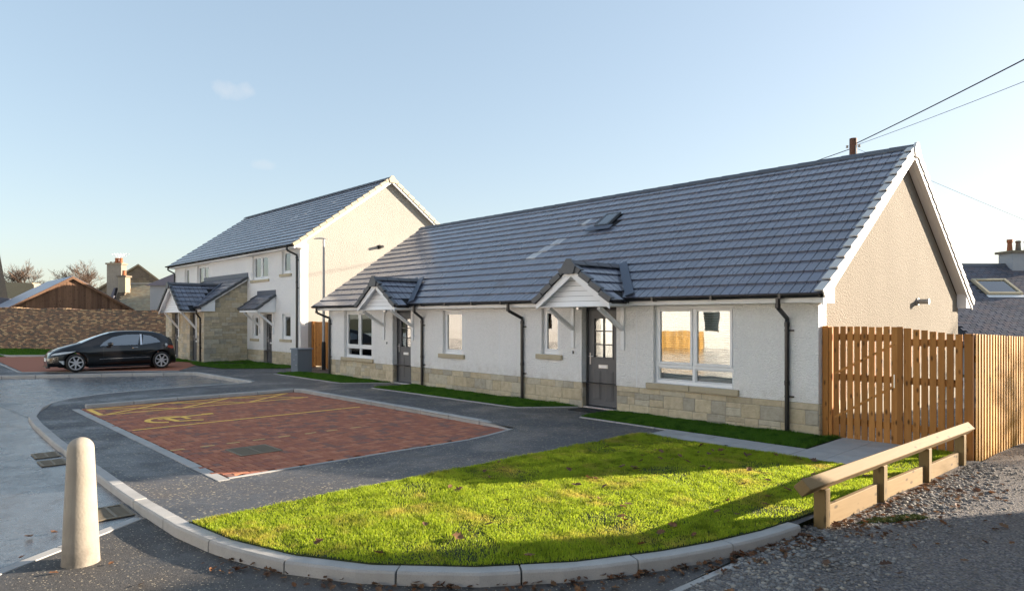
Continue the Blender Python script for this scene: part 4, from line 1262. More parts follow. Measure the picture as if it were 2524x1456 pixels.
roof_h = roof_body(h2, HRX0, HRX1, ye, ze - .03, yr, zr - .03, 2 * yr - ye)
vh = Vector((0, math.cos(HA), math.sin(HA)))
tile_slope(roof_h, (HRX0, ye - .05, ze - .06), (1, 0, 0), vh, HRX1 - HRX0, 16, (yr - ye + .05) / math.cos(HA) / 16, W=.33, limit=300, seed=33, pale=lambda p, j: (j in (9, 10, 12) and abs(p.x + 24.4 - (j - 9) * .8) < .2))
for s in (-1, 1): verge_caps(roof_h, (HRX1, yr + s * (yr - ye + .06), ze - .06), (HRX1, yr, zr - .01), 16, (1, 0, 0), 'cap_buff')
ridge_tiles(roof_h, (HRX0, yr, zr), (HRX1 + .02, yr, zr), HS, end_cap=('b', (1, 0, 0), 'cap_buff'))
MB().box(HRX0 + .1, HX1 + .03, HY - .305, HY - .283, 4.46, 4.61).build('fascia', MT['white'], h2)
MB().box(HRX0 + .1, HX1 + .03, HY - .283, HY - .016, 4.461, 4.475).build('soffit', MT['white'], h2)
gutter(h2, HRX0, HRX1, HY - .385, 4.585)
for s in (-1, 1):
    y_ = lambda v: yr + s * v
    half = yr - HY
    MB().prism([(HX1 + .004, y_(half + .30), 4.45), (HX1 + .004, y_(half - .12), 4.45), (HX1 + .004, y_(half - .12), 4.84), (HX1 + .004, y_(half + .30), 4.56)], (.165, 0, 0)).build('eave_box', MT['white'], h2, bevel=.004)
    MB().prism([(HX1 + .168, y_(half + .36), 4.50), (HX1 + .168, y_(0), 7.54), (HX1 + .168, y_(0), 7.40), (HX1 + .168, y_(half + .36), 4.40)], (.022, 0, 0)).build('barge_board', MT['white'], h2)
    k = (7.54 - 4.50) / (half + .36)
    MB().prism([(HX1 + .003, y_(half - .12), 4.50 + k * .48 - .035), (HX1 + .003, yr, 7.505), (HX1 + .003, yr, 7.48), (HX1 + .003, y_(half - .12), 4.50 + k * .48 - .06)], (.165, 0, 0)).build('verge_soffit', MT['white'], h2)
for x, dx in ((-19.72, .15), (-34.1, 0)): downpipe(h2, x, HY - .385, 4.57, HY - .014, dx=dx)
for o, c, l_, s_ in ((H_OPEN[0], 1, 0, 1), (H_OPEN[1], 2, 0, 2), (H_OPEN[2], 2, 0, 2), (H_OPEN[3], 1, 0, 1), (H_OPEN[5], 1, 0, 1), (H_OPEN[6], 1, 0, 1)):
    window(h2, o[0], o[1], o[2], o[3], HY - .014, c, l_, s_, thin=.065)
door(h2, -22.72, -21.9, .0, 2.0, HY)
fl = MB(); fl.tube([(HX1 - .02, 4.22, 4.74), (HX1 + .04, 4.22, 4.74)], .09, 14); fl.tube([(HX1 + .04, 4.22, 4.74), (HX1 + .26, 4.22, 4.74)], .06, 14)
fl.build('flue', MT['black'], h2)
# small lean-to canopy over the front door
def leanto(parent, x0, x1, yf, zf, yw, zw, name='door_canopy', n=3, W=.32, verge='cap_dark', panel=True, wl=True):
    k = (zw - zf) / (yw - yf); a = math.atan(k)
    R = MB().prism([(x0, yf, zf - .03), (x0, yw, zw - .03), (x0, yw, zw - .09), (x0, yf, zf - .09)], (x1 - x0, 0, 0)).build(name, MT['deck'], parent)
    tile_slope(R, (x0, yf - .04, zf - .03 - .04 * k), (1, 0, 0), (0, math.cos(a), math.sin(a)), x1 - x0, n, (yw - yf + .04) / math.cos(a) / n, W=W, limit=150, seed=int(-x0 * 3))
    for xx, s in ((x0, -1), (x1, 1)): verge_caps(R, (xx, yf - .04, zf - .04 - .04 * k), (xx, yw, zw - .03), n, (s, 0, 0), verge, drop=.09, cap=.06)
    MB().box(x0 + .02, x1 - .02, yw - .03, yw - .002, zw - .03, zw + .16).build('lead_flashing', MT['lead'], R)
    return R, k
CR, k = leanto(h2, -23.3, -21.5, HY - .78, 2.24, HY - .016, 2.80)
MB().box(-23.27, -21.53, HY - .78, HY - .755, 2.07, 2.20).build('fascia', MT['white'], CR)
MB().box(-23.27, -21.53, HY - .755, HY - .02, 2.071, 2.085).build('soffit', MT['white'], CR)
for x in (-23.28, -21.54): MB().prism([(x, HY - .75, 2.075), (x, HY - .02, 2.075), (x, HY - .02, 2.70), (x, HY - .75, 2.17)], (.022, 0, 0)).build('cheek', MT['white'], CR)
for x in (-23.1, -21.72):
    B = MB().box(x - .042, x + .042, HY - .05, HY - .016, 1.2, 2.06).build('bracket', MT['white'], h2, bevel=.004)
    MB().bar((x, HY - .05, 1.55), (x, HY - .66, 2.05), .07, .07, (1, 0, 0)).build('brace', MT['white'], B)
# stone porch
PX0, PX1, PYF = -29.5, -24.4, -.96
por = facade(PX0, PX1, -.1, 2.35, PYF, [(-26.15, -25.25, 0, 2.05), (-28.6, -27.7, 0, 2.05)], .28).build('porch_wall', MT['mortar'], h2)
MB().prism([(PX1 - .25, PYF + .28, -.1), (PX1 - .25, HY, -.1), (PX1 - .25, HY, 3.60), (PX1 - .25, PYF + .28, 2.52)], (.2495, 0, 0)).build('porch_side_wall', MT['mortar'], h2)
psw = COL.objects[len(COL.objects) - 1]
rr = random.Random(44); sr = []
for a, b, c, d in ashlar(0, HY - PYF, -.06, 3.6, rr, (.13, .16, .2, .23), (.2, .6)):
    if d < 2.36 + .605 * a: sr.append((a, b, c, d))
    elif c < 2.30 + .605 * a: sr.append((a, b, c, 2.36 + .605 * a - .005))
sr = [q for q in sr if q[3] - q[2] > .04]
lay_stones(psw, sr, (PX1, PYF, 0), (0, 1, 0), (1, 0, 0), 45, limit=250)
lay_stones(por, ashlar(-25.245, PX1, -.06, 2.3, rr) + ashlar(-27.695, -26.155, -.06, 2.3, rr) + ashlar(PX0, -28.605, -.06, 2.3, rr), (0, PYF, 0), (1, 0, 0), (0, -1, 0), 46, limit=250)
for a in (-26.15, -28.6): lay_stones(por, ashlar(0, .12, -.02, 2.04, rr, wl=(.12, .13)), (a, PYF, 0), (0, 1, 0), (1, 0, 0), 47, name='jamb_stone')
door(h2, -26.15, -25.25, 0, 2.05, PYF); door(h2, -28.6, -27.7, 0, 2.05, PYF)
LR, k = leanto(h2, PX0 - .15, PX1 + .12, -1.12, 2.36, HY - .016, 3.62, 'porch_roof', 7, verge='cap_dark')
MB().prism([(PX1 + .075, -1.10, 2.12), (PX1 + .075, -.55, 2.12), (PX1 + .075, -.55, 2.58), (PX1 + .075, HY - .02, 3.46), (PX1 + .075, HY - .02, 3.56), (PX1 + .075, -1.10, 2.30)], (.024, 0, 0)).build('verge_board', MT['white'], LR)
MB().box(PX0 - .1, PX1 + .07, -1.10, -1.076, 2.10, 2.30).build('fascia', MT['white'], LR)
zl = lambda p: 2.36 + (p.y + 1.12) * k
canopy(h2, -26.42, 1.5, -1.72, PYF - .012, 3.32, 2.20, .45, 2.09, (-27.55, -25.25), -1.55, 5, valley=zl, seed=71, brk_low=1.0, rt=5)
a = Vector((-24.92, -1.2, 2.26)); b = Vector((-26.40, .40, 3.34)); nl = Vector((0, -math.sin(math.atan(k)), math.cos(math.atan(k))))
d = (b - a).normalized(); sd_ = d.cross(nl).normalized(); sd_ = sd_ if sd_.x > 0 else -sd_
MB().hexa([a + nl * .01, b + nl * .01, b + sd_ * .16 + nl * .012, a + sd_ * .16 + nl * .012, a + nl * .04, b + nl * .04, b + sd_ * .16 + nl * .042, a + sd_ * .16 + nl * .042]).build('valley_flashing', MT['lead'], h2)
MB().box(-24.95, -24.2, -1.2, -1.12, 2.2, 2.27).build('porch_gutter', MT['black'], h2, bevel=.02)
downpipe(h2, -24.75, -1.15, 2.2, PYF, dx=.02, r=.034)

# ------------------------------------------------------------------ timber gates, fence, knee rail
gate = empty('garden_gate', (.95, .15, 0), 'tall brown timber picket gate and side panel against the bungalow corner', 'gate')
rg = random.Random(3)
def picket(parent, x, y, w, z0, z1, mat='gate_wood', name='picket', t=.022):
    dz = rg.uniform(-.006, .006)
    return MB().box(x - w / 2, x + w / 2, y - t / 2, y + t / 2, z0, z1 + dz).build(name, MT[mat], parent, bevel=.003)
MB().box(.012, .10, .10, .20, -.05, 1.725).build('post', MT['gate_wood'], gate, bevel=.004)
MB().box(.104, .155, .11, .19, -.05, 1.71).build('post', MT['gate_wood'], gate, bevel=.004)
n = 9
for i in range(n): picket(gate, .215 + i * .1015, .12, .082, .03, 1.72)
picket(gate, 1.100, .118, .075, .03, 1.725)
for z in (.28, .95, 1.56): MB().box(.17, 1.13, .1325, .165, z - .05, z + .05).build('gate_rail', MT['gate_wood'], gate, bevel=.003)
MB().bar((.2, .150, .33), (1.08, .150, .90), .03, .085, (0, 1, 0)).build('gate_brace', MT['gate_wood'], gate)
MB().bar((.2, .150, 1.0), (1.08, .150, 1.50), .03, .085, (0, 1, 0)).build('gate_brace', MT['gate_wood'], gate)
MB().box(1.02, 1.035, .098, .108, .84, 1.03).build('latch', MT['metal'], gate, bevel=.002)
MB().box(1.142, 1.162, .13, .2, -.05, 1.70).build('post', MT['gate_wood'], gate)
for i in range(7):
    x = 1.205 + i * .103; picket(gate, x, .12, .082, .02, 1.695 - .012 * i)
for z in (.28, .95, 1.50): MB().box(1.165, 1.86, .1325, .165, z - .05, z + .05).build('gate_rail', MT['gate_wood'], gate, bevel=.003)
fence = empty('board_fence', (2.0, .1, 0), 'golden close boarded timber fence running back from the gate in sunlight', 'fence')
MB().box(1.90, 2.0, .04, .14, -.12, 1.635).build('fence_post', MT['gate_wood'], fence, bevel=.004)
y = .10; i = 0
while y < 9.5:
    xw = 2.012 + (y - .1) * .088
    w = .062 if i % 2 else .05
    off = .012 if i % 2 else 0
    z1 = 1.63 - .035 * (y - .1) + rg.uniform(-.006, .006)
    MB().box(xw + off, xw + off + .016, y, y + w, -.10, z1).build('fence_board', MT['fence_wood'], fence)
    y += .056; i += 1
for z in (.3, 1.3): MB().bar((1.985, .12, z), (2.80, 9.5, z - .2), .03, .09).build('fence_rail', MT['gate_wood'], fence)

rail = empty('knee_rail', (1.74, -4.22, -.05), 'low timber knee rail with square beam set on edge beside the gravel', 'rail fence')
a, b = Vector((1.715, -4.58, .335)), Vector((1.965, -.06, .395))
d = (b - a).normalized(); s1 = d.cross(Vector((0, 0, 1))).normalized(); u1 = s1.cross(d)
MB().obox((a + b) / 2, d, s1 + u1, u1 - s1, (b - a).length / 2, .058, .058).build('beam', MT['rail_wood'], rail, bevel=.006)
posts = [(1.745, -4.22), (1.80, -2.86), (1.875, -1.58), (1.94, -.33)]
for (x, y) in posts:
    zt = .335 + (y + 4.58) / 4.52 * .06 - .058
    MB().box(x - .055, x + .055, y - .055, y + .055, -.25, zt).build('post', MT['post_wood'], rail, bevel=.006)
for (p, q) in zip(posts, posts[1:]):
    A, B_ = Vector((p[0] - .01, p[1] + .062, 0)), Vector((q[0] - .01, q[1] - .062, .0)); zz = .03
    MB().bar(A + Vector((0, 0, -.0)), B_ + Vector((0, 0, .015)), .045, .20).build('gravel_board', MT['rail_wood'], rail, bevel=.004)

gate2 = empty('side_gate', (-18.8, 1.3, 0), 'narrow timber picket gate between the two houses in low sunlight', 'gate')
MB().box(-19.33, -19.20, 1.24, 1.36, -.05, 1.72).build('post', MT['gate_wood'], gate2, bevel=.004)
MB().box(-18.16, -18.04, 1.24, 1.36, -.05, 1.70).build('post', MT['gate_wood'], gate2, bevel=.004)
for i in range(9): picket(gate2, -19.13 + i * .112, 1.27, .075, .06, 1.70)
for z in (.35, .95, 1.52): MB().box(-19.19, -18.17, 1.283, 1.31, z - .045, z + .045).build('gate_rail', MT['gate_wood'], gate2)
MB().bar((-19.1, 1.297, .4), (-18.25, 1.297, .92), .022, .08, (0, 1, 0)).build('gate_brace', MT['gate_wood'], gate2)
MB().bar((-18.25, 1.297, 1.0), (-19.1, 1.297, 1.48), .022, .08, (0, 1, 0)).build('gate_brace', MT['gate_wood'], gate2)
for i in range(20): 
    if i == 0: panel2 = empty('side_fence', (-16.9, 1.32, 0), 'short timber fence panel closing the gap by the bungalow end', 'fence')
    picket(panel2, -17.98 + i * .118, 1.30, .10, 0, 1.65, name='fence_board')
MB().box(-18.03, -15.62, 1.314, 1.35, 1.2, 1.29).build('fence_rail', MT['gate_wood'], panel2)

# ------------------------------------------------------------------ bollard, drains, cabinet, lamp
prof = [(.134, -.04), (.134, 0.0), (.131, .05)] + [(.131 - .038 * t, .05 + .86 * t) for t in (.2, .4, .6, .8, 1)] + [(.093 * math.cos(t), .91 + .09 * math.sin(t)) for t in (.25, .5, .75, 1.0, 1.2, 1.4)] + [(0.0, 1.0)]
bo = MB(); n = 40; bo.lathe(prof, n, (-1.95, -9.39, -.1))
tag(bo.build('bollard', MT['bollard_body'], None, base=(-1.95, -9.39, -.1), smooth=True, merge=.0005), 'tapered cream concrete bollard with rounded top on the foreground tarmac', 'bollard')

def grate(name, c, L, W, ang, bars, label, mat='rust', cat='drain cover', slant=0, z=-.098):
    t = empty(name, (c[0], c[1], z), label, cat)
    ca, sa = math.cos(ang), math.sin(ang)
    def P(u, v, zz): return (c[0] + u * ca - v * sa, c[1] + u * sa + v * ca, zz)
    def q(u0, u1, v0, v1, z0, z1): return [P(u0, v0, z0), P(u1, v0, z0), P(u1, v1, z0), P(u0, v1, z0), P(u0, v0, z1), P(u1, v0, z1), P(u1, v1, z1), P(u0, v1, z1)]
    f = MB(); w = .03
    for r in ((-L / 2, L / 2, -W / 2, -W / 2 + w), (-L / 2, L / 2, W / 2 - w, W / 2), (-L / 2, -L / 2 + w, -W / 2 + w, W / 2 - w), (L / 2 - w, L / 2, -W / 2 + w, W / 2 - w)): f.hexa(q(*r, z, z + .010))
    f.build('frame', MT[mat], t)
    f2 = MB(); f2.hexa(q(-L / 2 + w, L / 2 - w, -W / 2 + w, W / 2 - w, z + .0005, z + .0015)); f2.build('pit', MT['deck'], t)  # flat dark plate stands in for the shade down the hole
    for i in range(bars):
        u = -L / 2 + w + (L - 2 * w) * (i + .5) / bars; h = (L - 2 * w) / bars * .24
        b = MB()
        A = q(u - h, u + h, -W / 2 + w, W / 2 - w, z + .002, z + .009)
        if slant:
            for k in (2, 3, 6, 7):
                v = Vector(A[k]) + Vector((ca, sa, 0)) * slant; A[k] = tuple(v)
        b.hexa(A); b.build('grate_bar', MT[mat], t)
    m = MB(); m.hexa(q(-L / 2 + w, L / 2 - w, -.012, .012, z + .0092, z + .0105)); m.build('cross_bar', MT[mat], t)
    return t
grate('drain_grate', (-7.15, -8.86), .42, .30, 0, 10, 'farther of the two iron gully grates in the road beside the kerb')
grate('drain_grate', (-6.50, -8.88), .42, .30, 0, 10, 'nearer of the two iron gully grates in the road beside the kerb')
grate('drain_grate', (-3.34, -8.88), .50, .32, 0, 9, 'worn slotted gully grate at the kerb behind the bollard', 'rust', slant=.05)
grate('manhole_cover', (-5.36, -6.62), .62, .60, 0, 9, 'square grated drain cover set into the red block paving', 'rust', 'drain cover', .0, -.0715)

cab = empty('utility_cabinet', (-17.3, -.1, 0), 'grey metal utility cabinet standing by the grass between the houses', 'cabinet')
MB().box(-17.76, -17.24, -.30, .22, 0, .76).build('body', MT['cabinet'], cab, bevel=.008)
MB().hexa([(-17.80, -.34, .762), (-17.20, -.34, .762), (-17.20, .26, .762), (-17.80, .26, .762), (-17.78, -.32, .80), (-17.22, -.32, .80), (-17.22, .24, .815), (-17.78, .24, .815)]).build('lid', MT['cabinet'], cab, bevel=.006)
MB().box(-17.74, -17.26, -.309, -.3005, .13, .70).build('door_panel', MT['cabinet'], cab, bevel=.003)
for z in (.24, .42, .6): MB().lathe([(.016, .004), (.014, -.008), (0, -.009)], 10, (-17.5 + (.16 if z != .42 else 0), -.309, z), 'y').build('lock', MT['metal'], cab)

lamp = empty('street_lamp', (-17.65, .87, 0), 'slim grey street lamp with flat head against the sunlit gable', 'street lamp')
MB().lathe([(.075, 0), (.075, .95), (.06, 1.0)], 14, (-17.65, .87, 0)).build('lamp_base', MT['rubber'], lamp, smooth=False)
MB().tube([(-17.65, .87, .9), (-17.65, .87, 2.6), (-17.65, .87, 4.64)], [.052, .045, .034], 12).build('pole', MT['lamp'], lamp)
hd = MB(); e = Vector((-.68, -.73, 0)); p0 = Vector((-17.60, .93, 4.66)); s2 = Vector((.73, -.68, 0))
prs = [(0, .05, .015), (.12, .10, .035), (.3, .115, .03), (.42, .07, .012)]
vs = []
for (l_, w, h) in prs:
    c = p0 + e * l_
    vs += [c + s2 * w, c + Vector((0, 0, h)) + s2 * w * .5, c + Vector((0, 0, h)) - s2 * w * .5, c - s2 * w, c - Vector((0, 0, .012))]
hd.add(vs, [(i * 5 + k, i * 5 + (k + 1) % 5, (i + 1) * 5 + (k + 1) % 5, (i + 1) * 5 + k) for i in range(3) for k in range(5)] + [tuple(range(5)), tuple(range(19, 14, -1))])
hd.build('lamp_head', MT['lamp'], lamp)

pl = MB(); pl.lathe([(.10, 0), (.17, .10), (.20, .2), (.21, .25), (.185, .25), (.17, .19), (0, .17)], 20, (-26.9, -1.5, .0))
tag(pl.build('planter', MT['white'], None, base=(-26.9, -1.5, 0), smooth=True), 'white bowl planter by the stone porch doors', 'planter')

# ------------------------------------------------------------------ utility pole and wires
up = empty('utility_pole', (-4.82, 14.83, -.1), 'brown wooden utility pole rising behind the bungalow ridge', 'utility pole')
MB().tube([(-4.82, 14.83, -.1), (-4.82, 14.83, 8.28)], [.16, .125], 16).build('pole', MT['pole'], up)
MB().tube([(-4.70, 14.75, 7.2), (-4.70, 14.75, 8.0)], .02, 8).build('conduit', MT['lamp'], up)
for s in (-1, 1):
    MB().lathe([(.02, 0), (.05, .02), (.03, .05), (.05, .08), (.02, .1)], 10, (-4.82 + s * .17, 14.83 + s * .1, 7.95)).build('insulator', MT['bollard'], up)
def wire(a, b, sag, label, r=.011, n=24):
    a, b = Vector(a), Vector(b)
    pts = [a + (b - a) * i / n - Vector((0, 0, sag * 4 * (i / n) * (1 - i / n))) for i in range(n + 1)]
    mb = MB(); mb.tube(pts, r, 5)
    tag(mb.build('overhead_wire', MT['wire'], None, base=a), label, 'wire')
wire((-4.68, 14.70, 8.05), (14.0, -3.0, 8.6), .25, 'thick upper overhead wire climbing to the top right of the sky', .018)
wire((-4.68, 14.74, 8.0), (12.0, 2.4, 8.3), .25, 'thin lower overhead wire running to the right edge', .008)
wire((-4.96, 14.93, 7.95), (-22.0, 19.5, 8.0), .5, 'overhead wire leaving the pole to the left behind the ridge', .015)
wire((-4.7, 14.9, 7.9), (4.5, 24.5, 2.4), .1, 'thin service wire dropping to the house at the far right', .006)

# ------------------------------------------------------------------ neighbour house at the right
ng = empty('neighbour_house', (2.0, 25.0, 0), 'low dark slate roofed house with skylight and chimney at the right edge', 'house')
RV = Vector((.6845, .729, 0)); FV = Vector((-.729, .6845, 0))
def NP(a, f, z): return CAM * 1 + RV * a + FV * f + Vector((0, 0, z - CAM.z))
zr_, fr_, ze_, fe_ = 4.05, 28.3, .9, 23.4
MB().prism([NP(12.0, fe_, ze_), NP(12.0, fr_, zr_), NP(12.0, 2 * fr_ - fe_, ze_), NP(12.0, 2 * fr_ - fe_, ze_ - .1), NP(12, fr_, zr_ - .12), NP(12.0, fe_, ze_ - .1)], RV * 22).build('roof', MT['deck'], ng)
nr = COL.objects[len(COL.objects) - 1]
MB().prism([NP(12.3, fe_ + .3, -1.5), NP(12.3, 2 * fr_ - fe_ - .3, -1.5), NP(12.3, 2 * fr_ - fe_ - .3, ze_ - .05), NP(12.3, fr_, zr_ - .2), NP(12.3, fe_ + .3, ze_ - .05)], RV * 21.4).build('wall', MT['render_grey'], ng)
ang = math.atan((zr_ - ze_) / (fr_ - fe_)); vN = (FV * math.cos(ang) + Vector((0, 0, math.sin(ang)))); nN = RV.cross(vN)
if nN.z < 0: nN = -nN
SLh = (fr_ - fe_) / math.cos(ang)
slp = [block_mesh(.24, .26, .012, .003, .002)]
sp = []
rs = random.Random(9)
for j in range(int(SLh / .145)):
    for i in range(72):
        a = 16.4 + i * .245 + (j % 2) * .12; l_ = j * .145 + .1
        o = NP(a, fe_, ze_) + vN * l_ + nN * (.008 + rs.uniform(0, .004))
        if 18.6 < a < 20.1 and 3.35 < l_ < 4.5: continue
        tl = Matrix((RV * .98, vN * .72 + nN * -.03, nN)).transposed()
        sp.append((o, tl, 0))
pieces('slate', sp, slp, 'slate_far', nr, 300)
MB().prism([NP(12.0, fr_ - .16, zr_ - .06), NP(12.0, fr_, zr_ + .10), NP(12.0, fr_ + .16, zr_ - .06)], RV * 22).build('ridge_flashing', MT['ridge'], nr)
c = NP(19.36, fe_, ze_) + vN * 3.95; sk = MB()
for s in (-1, 1):
    sk.obox(c + RV * s * .64 + nN * .06, RV, vN, nN, .05, .58, .06); sk.obox(c + vN * s * .53 + nN * .06, RV, vN, nN, .59, .05, .058)
SKN = sk.build('skylight', MT['sill'], nr); MB().obox(c + nN * .07, RV, vN, nN, .595, .485, .006).build('pane', MT['glass'], SKN)
MB().obox(c + nN * .03, RV, vN, nN, .595, .485, .006).build('blind', MT['cabinet'], SKN)
MB().obox(c - vN * .68 + nN * .03, RV, vN, nN, .75, .08, .01).build('flashing', MT['white'], SKN)
MB().hexa([NP(20.9 + q, 27.9 + w, z) for z in (3.4, 4.56) for q, w in ((0, 0), (1.6, 0), (1.6, .8), (0, .8))]).build('chimney', MT['render_grey'], ng)
ch = COL.objects[len(COL.objects) - 1]
MB().hexa([NP(20.8 + q, 27.8 + w, z) for z in (4.561, 4.66) for q, w in ((0, 0), (1.8, 0), (1.8, 1.0), (0, 1.0))]).build('cornice', MT['rubble'], ch)
for k in range(4):
    p = NP(21.08 + k * .36, 28.3, 4.66); MB().lathe([(.11, 0), (.085, .35), (.11, .37), (.11, .42 + .08 * (k == 0)), (.08, .45)], 12, p).build('chimney_pot', MT['terracotta'] if k == 0 else MT['rubble'], ch)

# ------------------------------------------------------------------ brick wall and old buildings behind the car
wl = empty('brick_wall', (-34.5, .95, 0), 'long old dark brick garden wall behind the black car', 'wall')
wa, wb_ = Vector((-34.4, 1.0, 0)), Vector((-62.0, -15.4, 0))
wd = (wb_ - wa); WL = wd.length; wd.normalize(); wnr = Vector((wd.y, -wd.x, 0))
if wnr.dot(CAM - wa) < 0: wnr = -wnr
top = lambda t: 2.2 + .018 * t + .03 * math.sin(t * 1.7)
mb = MB(); n = 40
for i in range(n):
    t0, t1 = WL * i / n, WL * (i + 1) / n
    A, B_ = wa + wd * t0, wa + wd * t1
    mb.hexa([A - Vector((0, 0, .3)), B_ - Vector((0, 0, .3)), B_ - wnr * .3 - Vector((0, 0, .3)), A - wnr * .3 - Vector((0, 0, .3)), A + Vector((0, 0, top(t0) - .04)), B_ + Vector((0, 0, top(t1) - .04)), B_ - wnr * .3 + Vector((0, 0, top(t1) - .04)), A - wnr * .3 + Vector((0, 0, top(t0) - .04))])
mb.build('wall_core', MT['old_mortar'], wl)
bp = []
for seed in range(3):
    q = random.Random(seed); m_ = MB(); L_, H_ = .108, .032
    f = [(-L_ + q.uniform(0, .006), -.014 + q.uniform(-.004, .004), -H_), (L_ - q.uniform(0, .006), -.014 + q.uniform(-.004, .004), -H_ + q.uniform(0, .004)), (L_ - q.uniform(0, .006), -.014 + q.uniform(-.004, .004), H_), (-L_, -.014, H_ - q.uniform(0, .004))]
    bk = [(x, .06, z) for x, _, z in f]
    m_.hexa([f[0], f[1], bk[1], bk[0], f[3], f[2], bk[2], bk[3]]); bp.append(m_)
sp = []; rb = random.Random(77)
for j in range(36):
    z = j * .074 + .03; t = (j % 2) * .112 + rb.uniform(-.02, .02)
    while t < WL - .2:
        if z < top(t) - .03 + rb.uniform(-.03, .03):
            t += 0
            p = wa + wd * (t + .1) + Vector((0, 0, z + rb.uniform(-.005, .005))) + wnr * rb.uniform(-.006, .008)
            sx = rb.choice((1, 1, 1, .96))
            R = Matrix((wd * sx, -wnr, Vector((0, 0, 1)))).transposed() if wd.cross(-wnr).z > 0 else Matrix((-wd * sx, -wnr, Vector((0, 0, 1)))).transposed()
            sp.append((p, R, rb.randrange(3)))
        t += .225
pieces('brick', sp, bp, 'old_brick', wl, 300)
for i in range(130):
    t = WL * (i + .5) / 130; p = wa + wd * t - wnr * .13
    MB().obox(p + Vector((0, 0, top(t) - .005)), wd, wnr, (0, 0, 1), .1 * rb.uniform(.9, 1.05), .17, .035 * rb.uniform(.8, 1.2)).build('coping_brick', MT['old_brick'], wl)

shed = empty('timber_shed', (-46, -1.7, 0), 'brown weathered timber clad gable of an outbuilding above the brick wall', 'shed')
sx, ya, yl, yrr, za, zl_, zr2 = -46.0, -1.78, -4.95, 1.42, 4.52, 2.58, 2.60
ks = (za - zl_) / (ya - yl); kr = (za - zr2) / (yrr - ya)
y = yl; i = 0
while y < yrr:
    w = .15; y2 = min(y + w, yrr)
    f = lambda v: zl_ + ks * (v - yl) if v < ya else za - kr * (v - ya)
    MB().prism([(sx + (.012 if i % 2 else 0), y + .004, .2), (sx + (.012 if i % 2 else 0), y2 - .004, .2), (sx + (.012 if i % 2 else 0), y2 - .004, f(y2) - .05), (sx + (.012 if i % 2 else 0), y + .004, f(y) - .05)], (-.03, 0, 0)).build('cladding_board', MT['shed_wood'], shed)
    y += w; i += 1
MB().prism([(sx - .04, yl, .2), (sx - .04, yrr, .2), (sx - .04, yrr, zr2 - .1), (sx - .04, ya, za - .1), (sx - .04, yl, zl_ - .1)], (-9, 0, 0)).build('wall', MT['shed_wood'], shed)
MT['shed_roof'] = Mat('sheet_metal_roof', (.34, .36, .42), .4, .3).m
SR = MB().prism([(sx + .15, yl - .35, zl_ - .35 * ks), (sx + .15, ya, za), (sx + .15, yrr + .3, zr2 - .3 * kr), (sx + .15, yrr + .3, zr2 - .3 * kr - .1), (sx + .15, ya, za - .1), (sx + .15, yl - .35, zl_ - .35 * ks - .1)], (-9.4, 0, 0)).build('roof', MT['shed_roof'], shed)
MB().prism([(sx + .16, yl - .35, zl_ - .35 * ks - .02), (sx + .16, ya, za - .02), (sx + .16, ya, za - .2), (sx + .16, yl - .35, zl_ - .35 * ks - .16)], (.03, 0, 0)).build('barge_board', MT['shed_wood'], SR)
MB().prism([(sx + .16, yrr + .3, zr2 - .3 * kr - .02), (sx + .16, ya, za - .02), (sx + .16, ya, za - .2), (sx + .16, yrr + .3, zr2 - .3 * kr - .16)], (.03, 0, 0)).build('barge_board', MT['shed_wood'], SR)

def V3(px, py, Z):
    return CAM + RV * ((px - 1262) / 1647 * Z) + FV * Z + Vector((0, 0, (783 - py) / 1647 * Z))
def stack(parent, cx, w, z0, z1, Z, mat, depth=.7, name='chimney'):
    a = CAM + RV * (cx) + FV * Z
    mb = MB(); hw = w / 2
    mb.hexa([Vector(((a + RV * s * hw + FV * f).x, (a + RV * s * hw + FV * f).y, z)) for z in (z0, z1) for s, f in ((-1, 0), (1, 0), (1, depth), (-1, depth))])
    c = mb.build(name, MT[mat], parent)
    m2 = MB(); hw += .08
    m2.hexa([Vector(((a + RV * s * hw + FV * f).x, (a + RV * s * hw + FV * f).y, z)) for z in (z1 + .001, z1 + .12) for s, f in ((-1, -.08), (1, -.08), (1, depth + .08), (-1, depth + .08))])
    m2.build('cornice', MT['rubble'], c)
    return c, a
# stone house with tall chimney and gable
oh = empty('stone_house', (-57, 4, 0), 'old rubble stone gabled house with tall rendered chimney behind the outbuilding', 'house')
Zg = 56
P = lambda X, z, f=0: Vector(((CAM + RV * X + FV * (Zg + f)).x, (CAM + RV * X + FV * (Zg + f)).y, z))
gx = (344 - 1262) / 1647 * Zg
MB().prism([P(gx - 3.45, 0), P(gx + 1.6, 0), P(gx + 1.6, 5.1), P(gx, 6.3), P(gx - 3.45, 4.26)], (FV - RV * .557) * 7).build('wall', MT['rubble'], oh)
sp = []; ro = random.Random(4)
for j in range(14):
    z = 3.6 + j * .2; x = -3.4
    while x < 1.5:
        w = ro.uniform(.25, .55)
        lim = 6.3 + x * (6.3 - 4.26) / 3.45 if x < 0 else 6.3 - x * .75
        lim2 = 6.3 + (x + w) * .59 if x + w < 0 else 6.3 - (x + w) * .75
        if z + .2 < min(lim, lim2):
            sp.append((P(gx + x + w / 2, z + .1) - FV * .0, Matrix((RV * (w - .03), FV * .03, Vector((0, 0, .17)))).transposed(), ro.randrange(5)))
        x += w
pieces('stone', sp, STONES, 'rubble', oh, 300)
for (xa, zas, xb, zbs) in ((-3.7, 4.15, 0, 6.36), (1.75, 5.04, 0, 6.36)):
    MB().prism([P(gx + xa, zas, -.2), P(gx + xb, zbs, -.2), P(gx + xb, zbs - .16, -.2), P(gx + xa, zas - .16, -.2)], (FV - RV * .557) * 7.4).build('roof', MT['sandstone'], oh)
C1, a1 = stack(oh, (281 - 1262) / 1647 * 52, 1.12, 3.2, 6.0, 52, 'chimney_grey')
